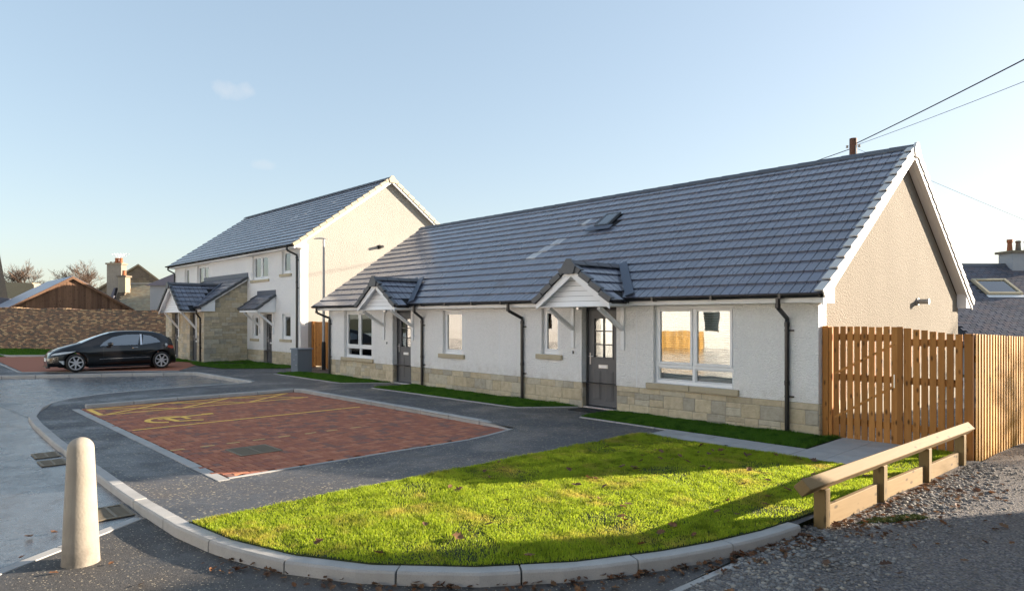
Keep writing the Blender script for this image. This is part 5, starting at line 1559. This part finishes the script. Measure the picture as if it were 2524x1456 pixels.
for k, dx in enumerate((.05, .38)):
    q = a1 + RV * dx + FV * .3; q.z = 6.1
    MB().lathe([(.15, 0), (.12, .3), (.14, .33), (.13, .42), (0, .42)], 12, q).build('chimney_pot', MT['terracotta'], C1)
for dx in (-.4, -.12):
    q = a1 + RV * dx + FV * .3; q.z = 6.1
    MB().lathe([(.1, 0), (.09, .1), (.12, .12), (0, .14)], 12, q).build('chimney_pot', MT['sill'], C1)
ae = empty('tv_aerial', (a1.x, a1.y, 6.4), 'white television aerial on the tall far chimney', 'aerial')
q = a1 + RV * .12 + FV * .5; q.z = 5.9
MB().tube([q, q + Vector((0, 0, .95))], .03, 6).build('mast', MT['white'], ae)
for z, l_ in ((.95, .75), (.8, .55)):
    MB().tube([q + Vector((0, 0, z)) - RV * l_ * .8, q + Vector((0, 0, z)) + RV * l_], .022, 6).build('boom', MT['white'], ae)
    for t in (-.6, -.3, 0, .3, .6): MB().tube([q + Vector((0, 0, z)) + RV * l_ * t - FV * .2 - Vector((0, 0, .06)), q + Vector((0, 0, z)) + RV * l_ * t + FV * .2 + Vector((0, 0, .06))], .012, 4).build('element', MT['white'], ae)
# cottage with sandy slated roof and short chimney
ct = empty('cottage', (-47, 2, 0), 'cottage with sunlit sandy slate roof and short stone chimney beside the outbuilding', 'house')
Q = lambda px, py, Z: V3(px, py, Z)
MB().prism([Q(285, 765, 45) - Vector((0, 0, 1.5)), Q(305, 700, 48), Q(378, 699, 48), Q(378, 765, 45) - Vector((0, 0, 1.5))], FV * .25).build('roof', MT['sandstone'], ct)
cr = COL.objects[len(COL.objects) - 1]
p00, p01 = Q(291, 770, 44.8), Q(305, 701, 47.9); ur = (Q(378, 699, 48) - Q(305, 700, 48)).normalized(); vr = (p01 - p00)
sp = []; vv = Vector((0, 0, vr.z)) + FV * 3.1; SL2 = vv.length; vv.normalize(); n2 = ur.cross(vv); n2 = n2 if n2.z > 0 else -n2
for j in range(int(SL2 / .16)):
    for i in range(11):
        b0 = Q(291 + 14 * j * .16 / SL2, 783, 1); t = j * .16 / SL2
        base = p00 * (1 - t) + p01 * t
        sp.append((base + ur * (i * .2 + (j % 2) * .1 + .05) + n2 * .05, Matrix((ur, vv * .7 - n2 * .05, n2)).transposed(), 0))
pieces('slate', sp, [block_mesh(.2, .26, .015, .003)], 'sandstone', cr, 300)
MB().bar(Q(305, 699, 47.8), Q(378, 698, 47.8), .2, .1).build('ridge_skew', MT['bollard'], ct)
MB().prism([Q(262, 770, 46.5) - Vector((0, 0, 1)), Q(296, 704, 46.5), Q(306, 702, 46.5), Q(312, 770, 46.5) - Vector((0, 0, 1))], FV * .8).build('gable_wall', MT['rubble'], ct)
MB().prism([Q(262, 755, 46.2), Q(281, 709, 46.2), Q(285, 709, 46.2), Q(274, 756, 46.2)], FV * .3).build('skew', MT['slate_far'], ct)
C2, a2 = stack(ct, (300 - 1262) / 1647 * 46, .5, 3.6, 4.65, 46, 'sandstone', .6)
q = a2 + FV * .3; q.z = 4.77; MB().lathe([(.14, 0), (.11, .3), (.14, .34), (0, .36)], 12, q).build('chimney_pot', MT['terracotta'], C2)
# grey rendered house behind the porch
gh = empty('grey_house', (-40, 2, 0), 'grey rendered house with slate roof just behind the white two storey house', 'house')
g0 = V3(370, 703, 41.5); g0.z = 0
MB().prism([g0, g0 + RV * 6, g0 + RV * 6 + FV * 6, g0 + FV * 6], (0, 0, 3.85)).build('wall', MT['render_grey'], gh)
e0 = g0 + Vector((0, 0, 3.85)) - RV * .2 - FV * .2
MB().add([e0, e0 + RV * 6.4, e0 + RV * 6.4 + FV * 6.4, e0 + FV * 6.4, e0 + RV * 3.2 + FV * 3.2 + Vector((0, 0, 2.2)), e0 + RV * 4.5 + FV * 3.2 + Vector((0, 0, 2.2))], [(0, 1, 5, 4), (1, 2, 5), (2, 3, 4, 5), (3, 0, 4), (3, 2, 1, 0)]).build('roof', MT['slate_far'], gh)
# ruined yellow gable and steep stone spire at the far left
yw = empty('stone_gable', (-70, -2, 0), 'sunlit yellow stone wall top behind the outbuilding roof', 'wall')
MB().prism([V3(-6, 780, 60), V3(84, 780, 60), V3(84, 702, 60), V3(78, 697, 60), V3(40, 696, 60), V3(-6, 696, 60)], FV * 1.0).build('wall', MT['sandstone'], yw)
spi = empty('stone_tower', (-59, -5, 0), 'steep stone tower gable cut off by the left edge', 'tower')
MB().prism([V3(-90, 790, 50), V3(25, 790, 50), V3(21, 740, 50), V3(0, 628, 50), V3(-40, 420, 50), V3(-90, 640, 50)], FV * 3 - RV * 2.45).build('wall', MT['rubble'], spi)
MB().prism([V3(-90, 764, 49.6), V3(26, 764, 49.6), V3(24, 736, 49.8), V3(-90, 722, 49.8)], FV * .4).build('lean_to_roof', MT['slate_far'], spi)

# ------------------------------------------------------------------ black hatchback
m = Mat('black_car_paint', (.004, .004, .005), .3, spec=.15); m.p.inputs['Coat Weight'].default_value = 1; m.p.inputs['Coat Roughness'].default_value = .03; MT['paint_black'] = m.m
m = Mat('silver_car_paint', (.45, .47, .50), .3, .5); m.p.inputs['Coat Weight'].default_value = 1; MT['paint_silver'] = m.m
MT['alloy'] = Mat('alloy_wheel', (.72, .72, .74), .28, .7).m
MT['tail'] = Mat('tail_lens', (.45, .06, .03), .15).m
MT['lens'] = Mat('clear_lens', (.55, .58, .60), .12).m
MT['plate_w'] = Mat('white_plate', (.75, .75, .72), .5).m
MT['plate_y'] = Mat('yellow_plate', (.70, .52, .06), .5).m
MT['seat'] = Mat('dark_trim', (.01, .01, .012), .6).m

def lerp_tab(tab):
    xs = [a for a, _ in tab]; ys = [b for _, b in tab]
    return lambda s: float(np.interp(s, xs, ys))
T_ = lerp_tab([(0, .50), (.05, .60), (.14, .70), (.41, .835), (.8, .95), (.98, .995), (1.22, 1.10), (1.5, 1.215), (1.75, 1.30), (1.98, 1.36), (2.25, 1.398), (2.6, 1.415), (2.98, 1.41), (3.3, 1.39), (3.55, 1.36), (3.78, 1.30), (3.95, 1.235), (4.12, 1.15), (4.26, 1.10), (4.33, .92), (4.40, .77), (4.44, .55), (4.45, .40)])
Bz_ = lerp_tab([(0, .46), (.14, .60), (.5, .72), (1.1, .83), (1.9, .89), (3.0, .915), (3.65, .97), (4.1, .95), (4.3, .85), (4.45, .38)])
w_ = lerp_tab([(0, .52), (.05, .64), (.14, .73), (.3, .80), (.55, .85), (1.0, .875), (1.8, .885), (3.2, .885), (3.7, .87), (4.05, .82), (4.25, .75), (4.38, .69), (4.45, .62)])
wr_ = lerp_tab([(0, .45), (.14, .62), (.5, .74), (1.0, .80), (1.3, .74), (1.65, .67), (2.0, .635), (3.0, .62), (3.5, .60), (3.9, .60), (4.2, .60), (4.45, .55)])
AX = (.85, 3.72)
def zbot(s):
    z = .165 if .3 < s < 4.2 else .20
    for c in AX:
        d = abs(s - c)
        if d < .365: z = max(z, .305 + math.sqrt(.365 ** 2 - d * d))
    return z
def section(s):
    T, B, w, wr, zb = T_(s), Bz_(s), w_(s), wr_(s), zbot(s)
    B = min(B, T - .04)
    zs = [zb, max(zb + .02, min(.34, B - .12)), max(zb + .04, min(.52, B - .08)), max(zb + .06, min(.70, B - .05)), max(zb + .08, B - .015)]
    ys = [w * .965, w * .985, w, w * .99, w * .955]
    e = T - .055 if T - B > .12 else T - .02
    pts = list(zip(ys, zs))
    for t in (.12, .45, .8): pts.append((w * .945 + (wr - w * .945) * t, zs[4] + (e - zs[4]) * t + .012 * math.sin(math.pi * t)))
    pts += [(wr * .985, e), (wr * .92, T - .018 if T - e > .03 else T - .008), (wr * .5, T - .002), (0, T)]
    return pts
def y_at(s, z):
    P = section(s)
    for (a, b), (c, d) in zip(P, P[1:]):
        if b <= z <= d: return a + (c - a) * (z - b) / max(1e-6, d - b)
    return P[-3][0] if z > P[-1][1] else P[0][0]
def z_top(s, y):
    P = section(s)[7:]
    for (a, b), (c, d) in zip(P, P[1:]):
        if c <= abs(y) <= a: return b + (d - b) * (a - abs(y)) / max(1e-6, a - c)
    return P[0][1]

def make_car(loc, heading, paint, label, detail=True):
    """local: x forward, nose at +2.2"""
    t = empty('parked_car', loc, label, 'car', None, heading)
    t.scale = (.92, .92, .98)
    X = lambda s: 2.2 - (s if s < 3.72 else 3.72 + (s - 3.72) * .80)
    st = sorted(set([round(.05 * i, 3) for i in range(90)] + [4.45] + [round(c + k * .365 * q, 3) for c in AX for k in (-1, 1) for q in (1.0, .995, .97, .9)]))
    mb = MB(); rows = [section(s) for s in st]; m_ = len(rows[0])
    vs = []
    for s, r in zip(st, rows):
        vs += [(X(s), y, z) for y, z in r] + [(X(s), -y, z) for y, z in reversed(r[:-1])]
    k = 2 * m_ - 1
    fs = [(i * k + j, i * k + j + 1, (i + 1) * k + j + 1, (i + 1) * k + j) for i in range(len(st) - 1) for j in range(k - 1)]
    fs += [tuple(range(k)), tuple(len(vs) - 1 - i for i in range(k))]
    fs += [(i * k, (i + 1) * k, (i + 1) * k + k - 1, i * k + k - 1) for i in range(len(st) - 1)]
    mb.add(vs, fs)
    body = mb.build('body', MT[paint], t, smooth=True)
    for p in body.data.polygons:
        if len(p.vertices) > 4: p.use_smooth = False
    def patch(name, poly, mat, off=.006, both=True, parent=t, n=14, mz=5):
        s0, s1 = min(p[0] for p in poly), max(p[0] for p in poly)
        for sd in ((1, -1) if both else (1,)):
            vv = []
            for i in range(n + 1):
                s = s0 + (s1 - s0) * (i / n) * .998 + .001 * (s1 - s0)
                zz = []
                for (a, b), (c, d) in zip(poly, poly[1:] + poly[:1]):
                    if (a - s) * (c - s) <= 0 and a != c: zz.append(b + (d - b) * (s - a) / (c - a))
                lo, hi = (min(zz), max(zz)) if zz else (poly[0][1], poly[0][1])
                for j in range(mz + 1):
                    z = lo + (hi - lo) * j / mz
                    vv.append((X(s), sd * (y_at(s, z) + off), z))
            q = MB(); r = mz + 1
            q.add(vv, [(i * r + j, (i + 1) * r + j, (i + 1) * r + j + 1, i * r + j + 1) for i in range(n) for j in range(mz)])
            q.build(name, MT[mat], parent, smooth=True)
    patch('side_window', [(1.62, .885), (1.75, 1.02), (2.05, 1.19), (2.5, 1.275), (2.99, 1.275), (2.96, .905)], 'car_glass')
    patch('quarter_window', [(3.06, .91), (3.07, 1.265), (3.35, 1.225), (3.58, 1.12), (3.70, .985)], 'car_glass')
    patch('window_trim', [(2.975, .90), (2.99, 1.285), (3.05, 1.28), (3.045, .905)], 'alloy', .007)
    patch('headlamp', [(.10, .585), (.17, .655), (.5, .705), (.86, .725), (.72, .665), (.35, .615)], 'lens')
    patch('fog_lamp', [(.33, .40), (.50, .40), (.50, .27), (.46, .27)], 'lens')
    patch('tail_lamp', [(4.0, .80), (4.08, .865), (4.33, .84), (4.38, .76), (4.2, .73)], 'tail', .008)
    patch('reversing_lamp', [(3.88, .89), (3.93, .945), (4.0, .92), (4.01, .85), (3.95, .83)], 'lens', .007)
    patch('door_seam', [(1.72, .30), (1.735, .90), (1.742, .90), (1.727, .30)], 'seat', .003)
    patch('door_seam', [(3.02, .42), (3.03, .91), (3.037, .91), (3.027, .42)], 'seat', .003)
    patch('swage_line', [(1.6, .425), (1.6, .433), (3.3, .455), (3.3, .447)], 'alloy', .002)
    def top_patch(name, s0, s1, wf, mat):
        q = MB(); n, mm = 8, 10; vv = []
        for i in range(n + 1):
            s = s0 + (s1 - s0) * i / n
            for j in range(mm + 1):
                y = (-1 + 2 * j / mm) * wr_(s) * wf
                vv.append((X(s), y, z_top(s, y) + .006))
        q.add(vv, [(i * (mm + 1) + j, i * (mm + 1) + j + 1, (i + 1) * (mm + 1) + j + 1, (i + 1) * (mm + 1) + j) for i in range(n) for j in range(mm)])
        q.build(name, MT[mat], t, smooth=True)
    top_patch('windscreen', 1.02, 1.95, .93, 'car_glass'); top_patch('rear_window', 3.80, 4.10, .9, 'car_glass')
    for sd in (1, -1):
        mir = MB(); c = Vector((X(1.93), sd * 1.00, .955)); vv = []
        prof_ = [(-.10, .02), (-.08, .055), (-.02, .075), (.05, .06), (.09, .02)]
        for dx, r in prof_:
            for q in range(10):
                a = 2 * math.pi * q / 10; vv.append(c + Vector((dx, math.cos(a) * r * 1.5, math.sin(a) * r)))
        mir.add(vv, [(i * 10 + j, i * 10 + (j + 1) % 10, (i + 1) * 10 + (j + 1) % 10, (i + 1) * 10 + j) for i in range(4) for j in range(10)] + [tuple(range(10)), tuple(range(49, 39, -1))])
        mr = mir.build('wing_mirror', MT[paint], t, smooth=True); 
        MB().bar(c - Vector((.0, sd * .02, .03)), c - Vector((.0, sd * .14, .05)), .06, .03).build('mirror_arm', MT['seat'], mr)
        MB().obox((X(2.80), sd * (y_at(2.8, .80) + .02), .80), (1, 0, 0), (0, 1, 0), (0, 0, 1), .10, .014, .017).build('door_handle', MT['chrome'], t, bevel=.008)
        MB().hexa([(X(1.25), sd * .78, .12), (X(3.32), sd * .78, .12), (X(3.32), sd * .90, .14), (X(1.25), sd * .90, .14), (X(1.25), sd * .80, .19), (X(3.32), sd * .80, .19), (X(3.32), sd * .905, .175), (X(1.25), sd * .905, .175)]).build('side_skirt', MT[paint], t, bevel=.01)
        for c_ in AX:
            wx = X(c_)
            prof_ = [(.20, -.10), (.275, -.105), (.308, -.08), (.315, -.03), (.315, .03), (.308, .08), (.275, .10), (.232, .10), (.225, .085)]
            ty = MB(); ty.lathe(prof_, 36, (wx, sd * .80, .315), 'y', False)
            wh = ty.build('wheel', MT['rubber'], t, smooth=True)
            if sd < 0:
                wh.data.transform(Matrix.Translation((wx, -.80, .315)) @ Matrix.Scale(-1, 4, (0, 1, 0)) @ Matrix.Translation((-wx, .80, -.315))); wh.data.flip_normals()
            yo = sd * .80
            rim = MB(); rim.lathe([(.238, .088 * sd), (.238, .104 * sd), (.216, .104 * sd), (.205, .07 * sd), (.205, -.06 * sd)], 36, (wx, yo, .315), 'y', False)
            rim.build('rim', MT['alloy'], wh, smooth=False)
            MB().lathe([(.206, -.0 * sd), (0, -.0 * sd)], 24, (wx, yo, .315), 'y').build('brake_disc', MT['seat'], wh)
            sp_ = MB()
            for q in range(7):
                a = 2 * math.pi * q / 7 + .3; dv = Vector((math.cos(a), 0, math.sin(a))); pv = Vector((-math.sin(a), 0, math.cos(a))); c0 = Vector((wx, yo + sd * .088, .315))
                sp_.hexa([c0 + dv * .03 - pv * .03 - Vector((0, sd * .02, 0)), c0 + dv * .225 - pv * .020 - Vector((0, sd * .02, 0)), c0 + dv * .225 + pv * .020 - Vector((0, sd * .02, 0)), c0 + dv * .03 + pv * .03 - Vector((0, sd * .02, 0)),
                          c0 + dv * .03 - pv * .03, c0 + dv * .225 - pv * .020 + Vector((0, sd * .01, 0)), c0 + dv * .225 + pv * .020 + Vector((0, sd * .01, 0)), c0 + dv * .03 + pv * .03])
            sp_.build('spokes', MT['alloy'], wh)
            MB().lathe([(.055, .07 * sd), (.05, .098 * sd), (0, .10 * sd)], 16, (wx, yo, .315), 'y').build('hub_cap', MT['alloy'], wh)
    MB().box(X(-.012), X(.02), -.26, .26, .37, .48).build('number_plate', MT['plate_w'], t)
    MB().box(X(4.47), X(4.43), -.26, .26, .50, .61).build('number_plate', MT['plate_y'], t)
    MB().box(X(.10), X(-.03), -.60, .60, .155, .185).build('front_splitter', MT[paint], t, bevel=.01)
    MB().box(X(4.32), X(4.12), -.55, .55, 1.125, 1.15).build('rear_spoiler', MT[paint], t, bevel=.01)
    return t
CD = Vector((.05, 1, 0)); CD.normalize()
mid = Vector((-22.35, -4.55, 0))           # between the near wheels
ctr = mid + Vector((-CD.y, CD.x, 0)) * .79
make_car((ctr.x, ctr.y, .004), math.atan2(-CD.y, -CD.x), 'paint_black', 'black three door hatchback parked on the red bay by the brick wall')

# ------------------------------------------------------------------ bare trees
def bare_tree(name, loc, H, label, seed, spread=.5, levels=5, trunk=.28, mat='bark_far', cat='tree', first=.28, nb=(3, 5), minr=.012, group=None):
    r = random.Random(seed)
    t = empty(name, loc, label, cat, group)
    tr = MB(); cr = MB(); L0 = Vector(loc)
    def grow(p, d, L, rad_, lev):
        n = 4 if lev < 2 else 3
        pts = [p]; q = p; dd = d.copy()
        for i in range(n):
            dd = (dd + Vector((r.uniform(-1, 1), r.uniform(-1, 1), r.uniform(-.4, .8))) * .13).normalized()
            q = q + dd * L / n; pts.append(q)
        rs = [max(minr * .6, rad_ * (1 - .45 * i / n)) for i in range(n + 1)]
        (tr if lev == 0 else cr).tube(pts, rs, 7 if lev < 2 else 3, cap=False)
        if lev >= levels: return
        k = r.randint(*nb) + (1 if lev > 1 else 0)
        for i in range(k):
            u = r.uniform(.45, 1.0) if lev else r.uniform(.5, 1.0)
            j = min(n - 1, int(u * n)); b = pts[j] + (pts[j + 1] - pts[j]) * (u * n - j)
            ax = Vector((r.uniform(-1, 1), r.uniform(-1, 1), r.uniform(-.2, .5))).normalized()
            nd = (dd * (1 - spread) + ax * spread * 1.25 + Vector((0, 0, .12))).normalized()
            grow(b, nd, L * r.uniform(.55, .8), rs[j] * r.uniform(.5, .72), lev + 1)
        grow(pts[-1], dd, L * .72, rs[-1], lev + 1)
    grow(L0, Vector((0, 0, 1)), H * first, trunk, 0)
    tr.build('trunk', MT[mat], t, fix=False, smooth=True); cr.build('crown', MT[mat], t, fix=False)
    return t
def ground_at(px, Z): 
    p = V3(px, 783, Z); p.z = -.1; return p
bare_tree('bare_tree', ground_at(38, 80), 11.2, 'bare leafless tree standing above the yellow stone wall at the far left', 5, .5, 5, .30, first=.27, nb=(3, 4), minr=.02)
bare_tree('bare_tree', ground_at(203, 80), 11.2, 'bare leafless tree showing above the timber outbuilding roof ridge', 8, .52, 5, .28, first=.27, nb=(3, 4), minr=.02)
bare_tree('bare_tree', ground_at(252, 92), 7.2, 'small thin bare tree between the outbuilding and the tall chimney', 12, .55, 4, .16, first=.27, nb=(2, 3), minr=.018)
# trees beyond the gravel, out of frame, whose shade dapples the fence and gable
bare_tree('bare_tree', (8.4, 12.2, -.1), 6.6, 'large bare tree beyond the gravel track to the right of the frame', 21, .5, 4, .16, 'bark', first=.26, nb=(2, 3))
bare_tree('bare_tree', (9.0, 22.0, -.1), 8.0, 'bare tree farther along the gravel track, right of the frame', 31, .5, 4, .2, 'bark', first=.26, nb=(2, 3))

# building added at the right, out of frame, to shade the track and the kerb
ob = empty('shade_building', (11, 1, 0), 'unseen building added right of the frame to shade the gravel track', 'building')
MB().box(7.1, 16, -14.0, 5.15, -.1, 3.6).build('wall', MT['rubble'], ob)
MB().prism([(6.8, -14.2, 3.5), (11.5, -14.2, 6.2), (16.3, -14.2, 3.5)], (0, 19.5, 0)).build('roof', MT['slate_far'], ob)

# ------------------------------------------------------------------ across the road, seen only in the window reflections
oy = -27.5
def facing_house(x0, x1, h, label, wins):
    op = empty('facing_house', ((x0 + x1) / 2, oy - 3.5, 0), label, 'house')
    MB().box(x0, x1, oy - 7, oy, -.1, h).build('wall', MT['render_white'], op)
    for a, b, c, d in wins:
        w = MB().box(a, b, oy - .02, oy + .02, c, d).build('window', MT['white'], op, bevel=.005)
        MB().box(a + .08, b - .08, oy + .021, oy + .027, c + .08, d - .08).build('pane', MT['car_glass'], w)
    MB().prism([(x0 - .3, oy + .4, h - .1), (x0 - .3, oy - 3.5, h + 2.7), (x0 - .3, oy - 7.4, h - .1)], (x1 - x0 + .6, 0, 0)).build('roof', MT['tile'], op)
facing_house(-27, -5, 5.8, 'cream rendered house across the road, reflected in the big window', [(-13.0, -11.8, .9, 2.3), (-18.5, -17.3, .9, 2.3), (-8.2, -7.2, .9, 2.3), (-23.5, -22.3, .9, 2.3), (-16.4, -15.2, 3.6, 4.9), (-9.5, -8.3, 3.6, 4.9), (-22.6, -21.4, 3.6, 4.9)])
facing_house(-52, -29, 5.8, 'long white house farther left across the road, seen only in reflections', [(-33, -31.8, .9, 2.3), (-40, -38.8, .9, 2.3), (-36, -34.8, 3.6, 4.9), (-45, -43.8, 3.6, 4.9)])
facing_house(-2.5, 18, 5.8, 'white house across the road behind the viewer, seen only in reflections', [(1, 2.2, .9, 2.3), (7, 8.2, .9, 2.3), (4, 5.2, 3.6, 4.9), (11, 12.2, 3.6, 4.9)])
of = empty('facing_fence', (-16, -26, 0), 'orange brown timber fence across the road, reflected in the big window', 'fence')
for i in range(38):
    MB().box(-23.3 + i * .15, -23.3 + i * .15 + .14, -26.0 + (.02 if i % 2 else 0), -25.98 + (.02 if i % 2 else 0), -.1, 1.0).build('fence_board', MT['fence_wood'], of)
make_car((-9.5, -22.0, -.1), rad(8), 'paint_silver', 'silver hatchback across the road, reflected in the big window')

# ------------------------------------------------------------------ fallen leaves and loose gravel
def leaf_proto(seed):
    r = random.Random(seed); n = 9; k = r.uniform(.6, 1.0); curl = r.uniform(.15, .5)
    out = [(0, -.5, 0)]
    L = []
    for i in range(n):
        t = i / (n - 1); w = .36 * math.sin(math.pi * t) ** .8 * (1 + .28 * (-1) ** i) * k
        L.append((t - .5, w))
    pts = [(0, y, curl * (y * y) * .8) for y, _ in L]
    lf = [(-w, y + .04, curl * (y * y) * .8 + curl * w * 1.1 + r.uniform(-.03, .05)) for y, w in L]
    rt = [(w, y + .04, curl * (y * y) * .8 + curl * w * r.uniform(.3, 1.2) + r.uniform(-.03, .05)) for y, w in L]
    mb = MB(); mb.add(pts + lf + rt, [f for i in range(n - 1) for f in ((i, i + 1, n + i + 1, n + i), (i + 1, i, 2 * n + i, 2 * n + i + 1))])
    return mb
LEAF = [leaf_proto(i) for i in range(6)]
LME = []
for p in LEAF:
    me = p.mesh('fallen_leaf', fix=False, smooth=True); me.materials.append(MT['leaf']); LME.append(me)
rl = random.Random(99)
def put_leaf(x, y, z, size, label, group, tilt=.35):
    o = bpy.data.objects.new('fallen_leaf', LME[rl.randrange(6)]); COL.objects.link(o)
    o.location = (x, y, z); o.scale = (size, size, size)
    o.rotation_euler = (rl.uniform(-tilt, tilt), rl.uniform(-tilt, tilt), rl.uniform(0, 6.28))
    tag(o, label, 'leaf', group)
cnt = 0
while cnt < 75:
    x, y = rl.uniform(-2, 1.7), rl.uniform(-8.4, -1.8)
    if inside(LAWN, x, y) and rl.random() < (.35 if x < -.8 else 1):
        put_leaf(x, y, .045, rl.uniform(.06, .12), 'brown fallen leaf lying on the corner lawn', 'fallen leaves scattered on the corner lawn', .5); cnt += 1
# polyline of the outer foot of the kerb and of the rail
def along(P, t):
    seg = resample([Vector(p) for p in P], .05); i = min(len(seg) - 1, int(t * len(seg))); a, b = seg[i][0], seg[i][-1]
    d = (b - a).normalized(); return a, Vector((d.y, -d.x))
KF = OUTER[:9]
KSEG = resample([Vector(p) for p in KF], .05)
RSEG = resample([Vector(p) for p in ((1.82, -4.3), (1.90, -2.8), (1.96, -1.5), (2.02, -.3))], .05)
def drift(n, seg, sign, near, far, bias, fn):
    k = 0
    while k < n:
        t = rl.random() ** bias; i = min(len(seg) - 1, int(t * len(seg))); a, b = seg[i][0], seg[i][-1]
        d = (b - a).normalized(); nr = Vector((-d.y, d.x)) * sign
        p = a + nr * (near + (far - near) * rl.random() ** 2.0)
        fn(p.x, p.y); k += 1
drift(60, KSEG, 1, .03, .26, 1.7, lambda x, y: put_leaf(x, y, -.090 + rl.uniform(0, .012), rl.uniform(.05, .095), 'brown fallen leaf in the drift at the foot of the curved kerb', 'fallen leaves along the curved kerb', .5))
drift(70, RSEG, -1, .0, .75, 1.0, lambda x, y: put_leaf(x, y, -.068 + rl.uniform(0, .02), rl.uniform(.05, .09), 'brown fallen leaf in the drift beside the knee rail', 'fallen leaves beside the knee rail', .5))
for _ in range(40):
    put_leaf(rl.uniform(1.8, 4.2), rl.uniform(-7.5, -1.0), -.066, rl.uniform(.06, .11), 'dry brown leaf lying out on the gravel track', 'fallen leaves out on the gravel track', .4)
for _ in range(14):
    put_leaf(rl.uniform(-3.2, .5), rl.uniform(-10.0, -8.9), -.085, rl.uniform(.05, .09), 'dry brown leaf lying on the foreground tarmac', 'fallen leaves on the foreground tarmac', .3)
# leaf litter too dense to count
vs = []; fs = []
def litter(x, y):
    P = LEAF[rl.randrange(6)]; sz = rl.uniform(.03, .075); a = rl.uniform(0, 6.28)
    R = Matrix.Rotation(a, 3, 'Z') @ Matrix.Rotation(rl.uniform(-.5, .5), 3, 'X') @ Matrix.Rotation(rl.uniform(-.5, .5), 3, 'Y')
    b = len(vs); z = -.088 + rl.random() ** 2 * .022
    for p in P.v: vs.append(tuple(R @ Vector(p) * sz + Vector((x, y, z))))
    for f in P.f: fs.append(tuple(i + b for i in f))
drift(300, KSEG, 1, .0, .22, 2.2, litter)
drift(330, RSEG, -1, -.03, .5, 1.0, litter)
drift(80, RSEG, -1, .0, 1.5, 1.0, litter)
mb = MB(); mb.v = vs; mb.f = fs
tag(mb.build('leaf_litter', MT['leaf'], None, fix=False), 'drift of small brown leaves along kerb and knee rail', 'leaf litter', None, 'stuff')

def pebble_field():
    r = np.random.default_rng(4)
    t = (1 + 5 ** .5) / 2
    ico = np.array([(-1, t, 0), (1, t, 0), (-1, -t, 0), (1, -t, 0), (0, -1, t), (0, 1, t), (0, -1, -t), (0, 1, -t), (t, 0, -1), (t, 0, 1), (-t, 0, -1), (-t, 0, 1)]) / math.sqrt(1 + t * t)
    F = np.array([(0, 11, 5), (0, 5, 1), (0, 1, 7), (0, 7, 10), (0, 10, 11), (1, 5, 9), (5, 11, 4), (11, 10, 2), (10, 7, 6), (7, 1, 8), (3, 9, 4), (3, 4, 2), (3, 2, 6), (3, 6, 8), (3, 8, 9), (4, 9, 5), (2, 4, 11), (6, 2, 10), (8, 6, 7), (9, 8, 1)])
    pos = []
    def addp(n, x0, x1, y0, y1, dens, smin, smax):
        for _ in range(n):
            x, y = r.uniform(x0, x1), r.uniform(y0, y1)
            if r.random() < dens(x, y): pos.append((x, y, r.uniform(smin, smax)))
    near = lambda x, y: math.exp(-((x - 1.75 - .25 * max(0, -5 - y)) ** 2) / .35) * (1 if y < -.5 else .6)
    addp(11000, 1.62, 3.4, -7.6, .3, lambda x, y: near(x, y) if inside([(1.62, -4.3), (1.62, -8), (3.6, -8), (3.6, .3), (2.06, .0), (1.84, -4.2)], x, y) else 0, .008, .026)
    addp(16000, 1.62, 5.2, -8.0, 3.0, lambda x, y: .55 if inside([(1.62, -4.3), (1.62, -8), (5.2, -8), (5.2, 3), (2.3, 3.), (2.06, .0), (1.84, -4.2)], x, y) else 0, .004, .014)
    n = len(pos); P = np.array(pos)
    sc = P[:, 2][:, None] * r.uniform(.6, 1.3, (n, 3)); sc[:, 2] *= .55
    V = ico[None] * sc[:, None] * (1 + .3 * (r.random((n, 12, 1)) - .5))
    a = r.random(n) * 6.28; c, s_ = np.cos(a)[:, None], np.sin(a)[:, None]
    X = V[:, :, 0] * c - V[:, :, 1] * s_; Y = V[:, :, 0] * s_ + V[:, :, 1] * c
    V = np.stack([X + P[:, 0:1], Y + P[:, 1:2], V[:, :, 2] - .088 + np.array([hgr(x, y) for x, y, _ in pos])[:, None]], -1)
    me = bpy.data.meshes.new('loose_gravel')
    me.vertices.add(n * 12); me.vertices.foreach_set('co', V.reshape(-1))
    idx = (np.arange(n)[:, None, None] * 12 + F[None]).reshape(-1)
    me.loops.add(len(idx)); me.loops.foreach_set('vertex_index', idx.astype(np.int32))
    me.polygons.add(n * 20); me.polygons.foreach_set('loop_start', (np.arange(n * 20) * 3).astype(np.int32))
    me.update(); me.validate()
    tag(link('loose_gravel', me, MT['pebble']), 'loose grey stones spread over the gravel track', 'gravel', None, 'stuff')
pebble_field()
grass('moss_tuft', [(1.92, -3.9), (2.18, -3.55), (2.35, -3.2), (2.2, -3.15), (1.95, -3.6)], 2600, .03, 'moss', 'dark green moss tuft on the gravel by the first rail post', -.08, .8, .006)
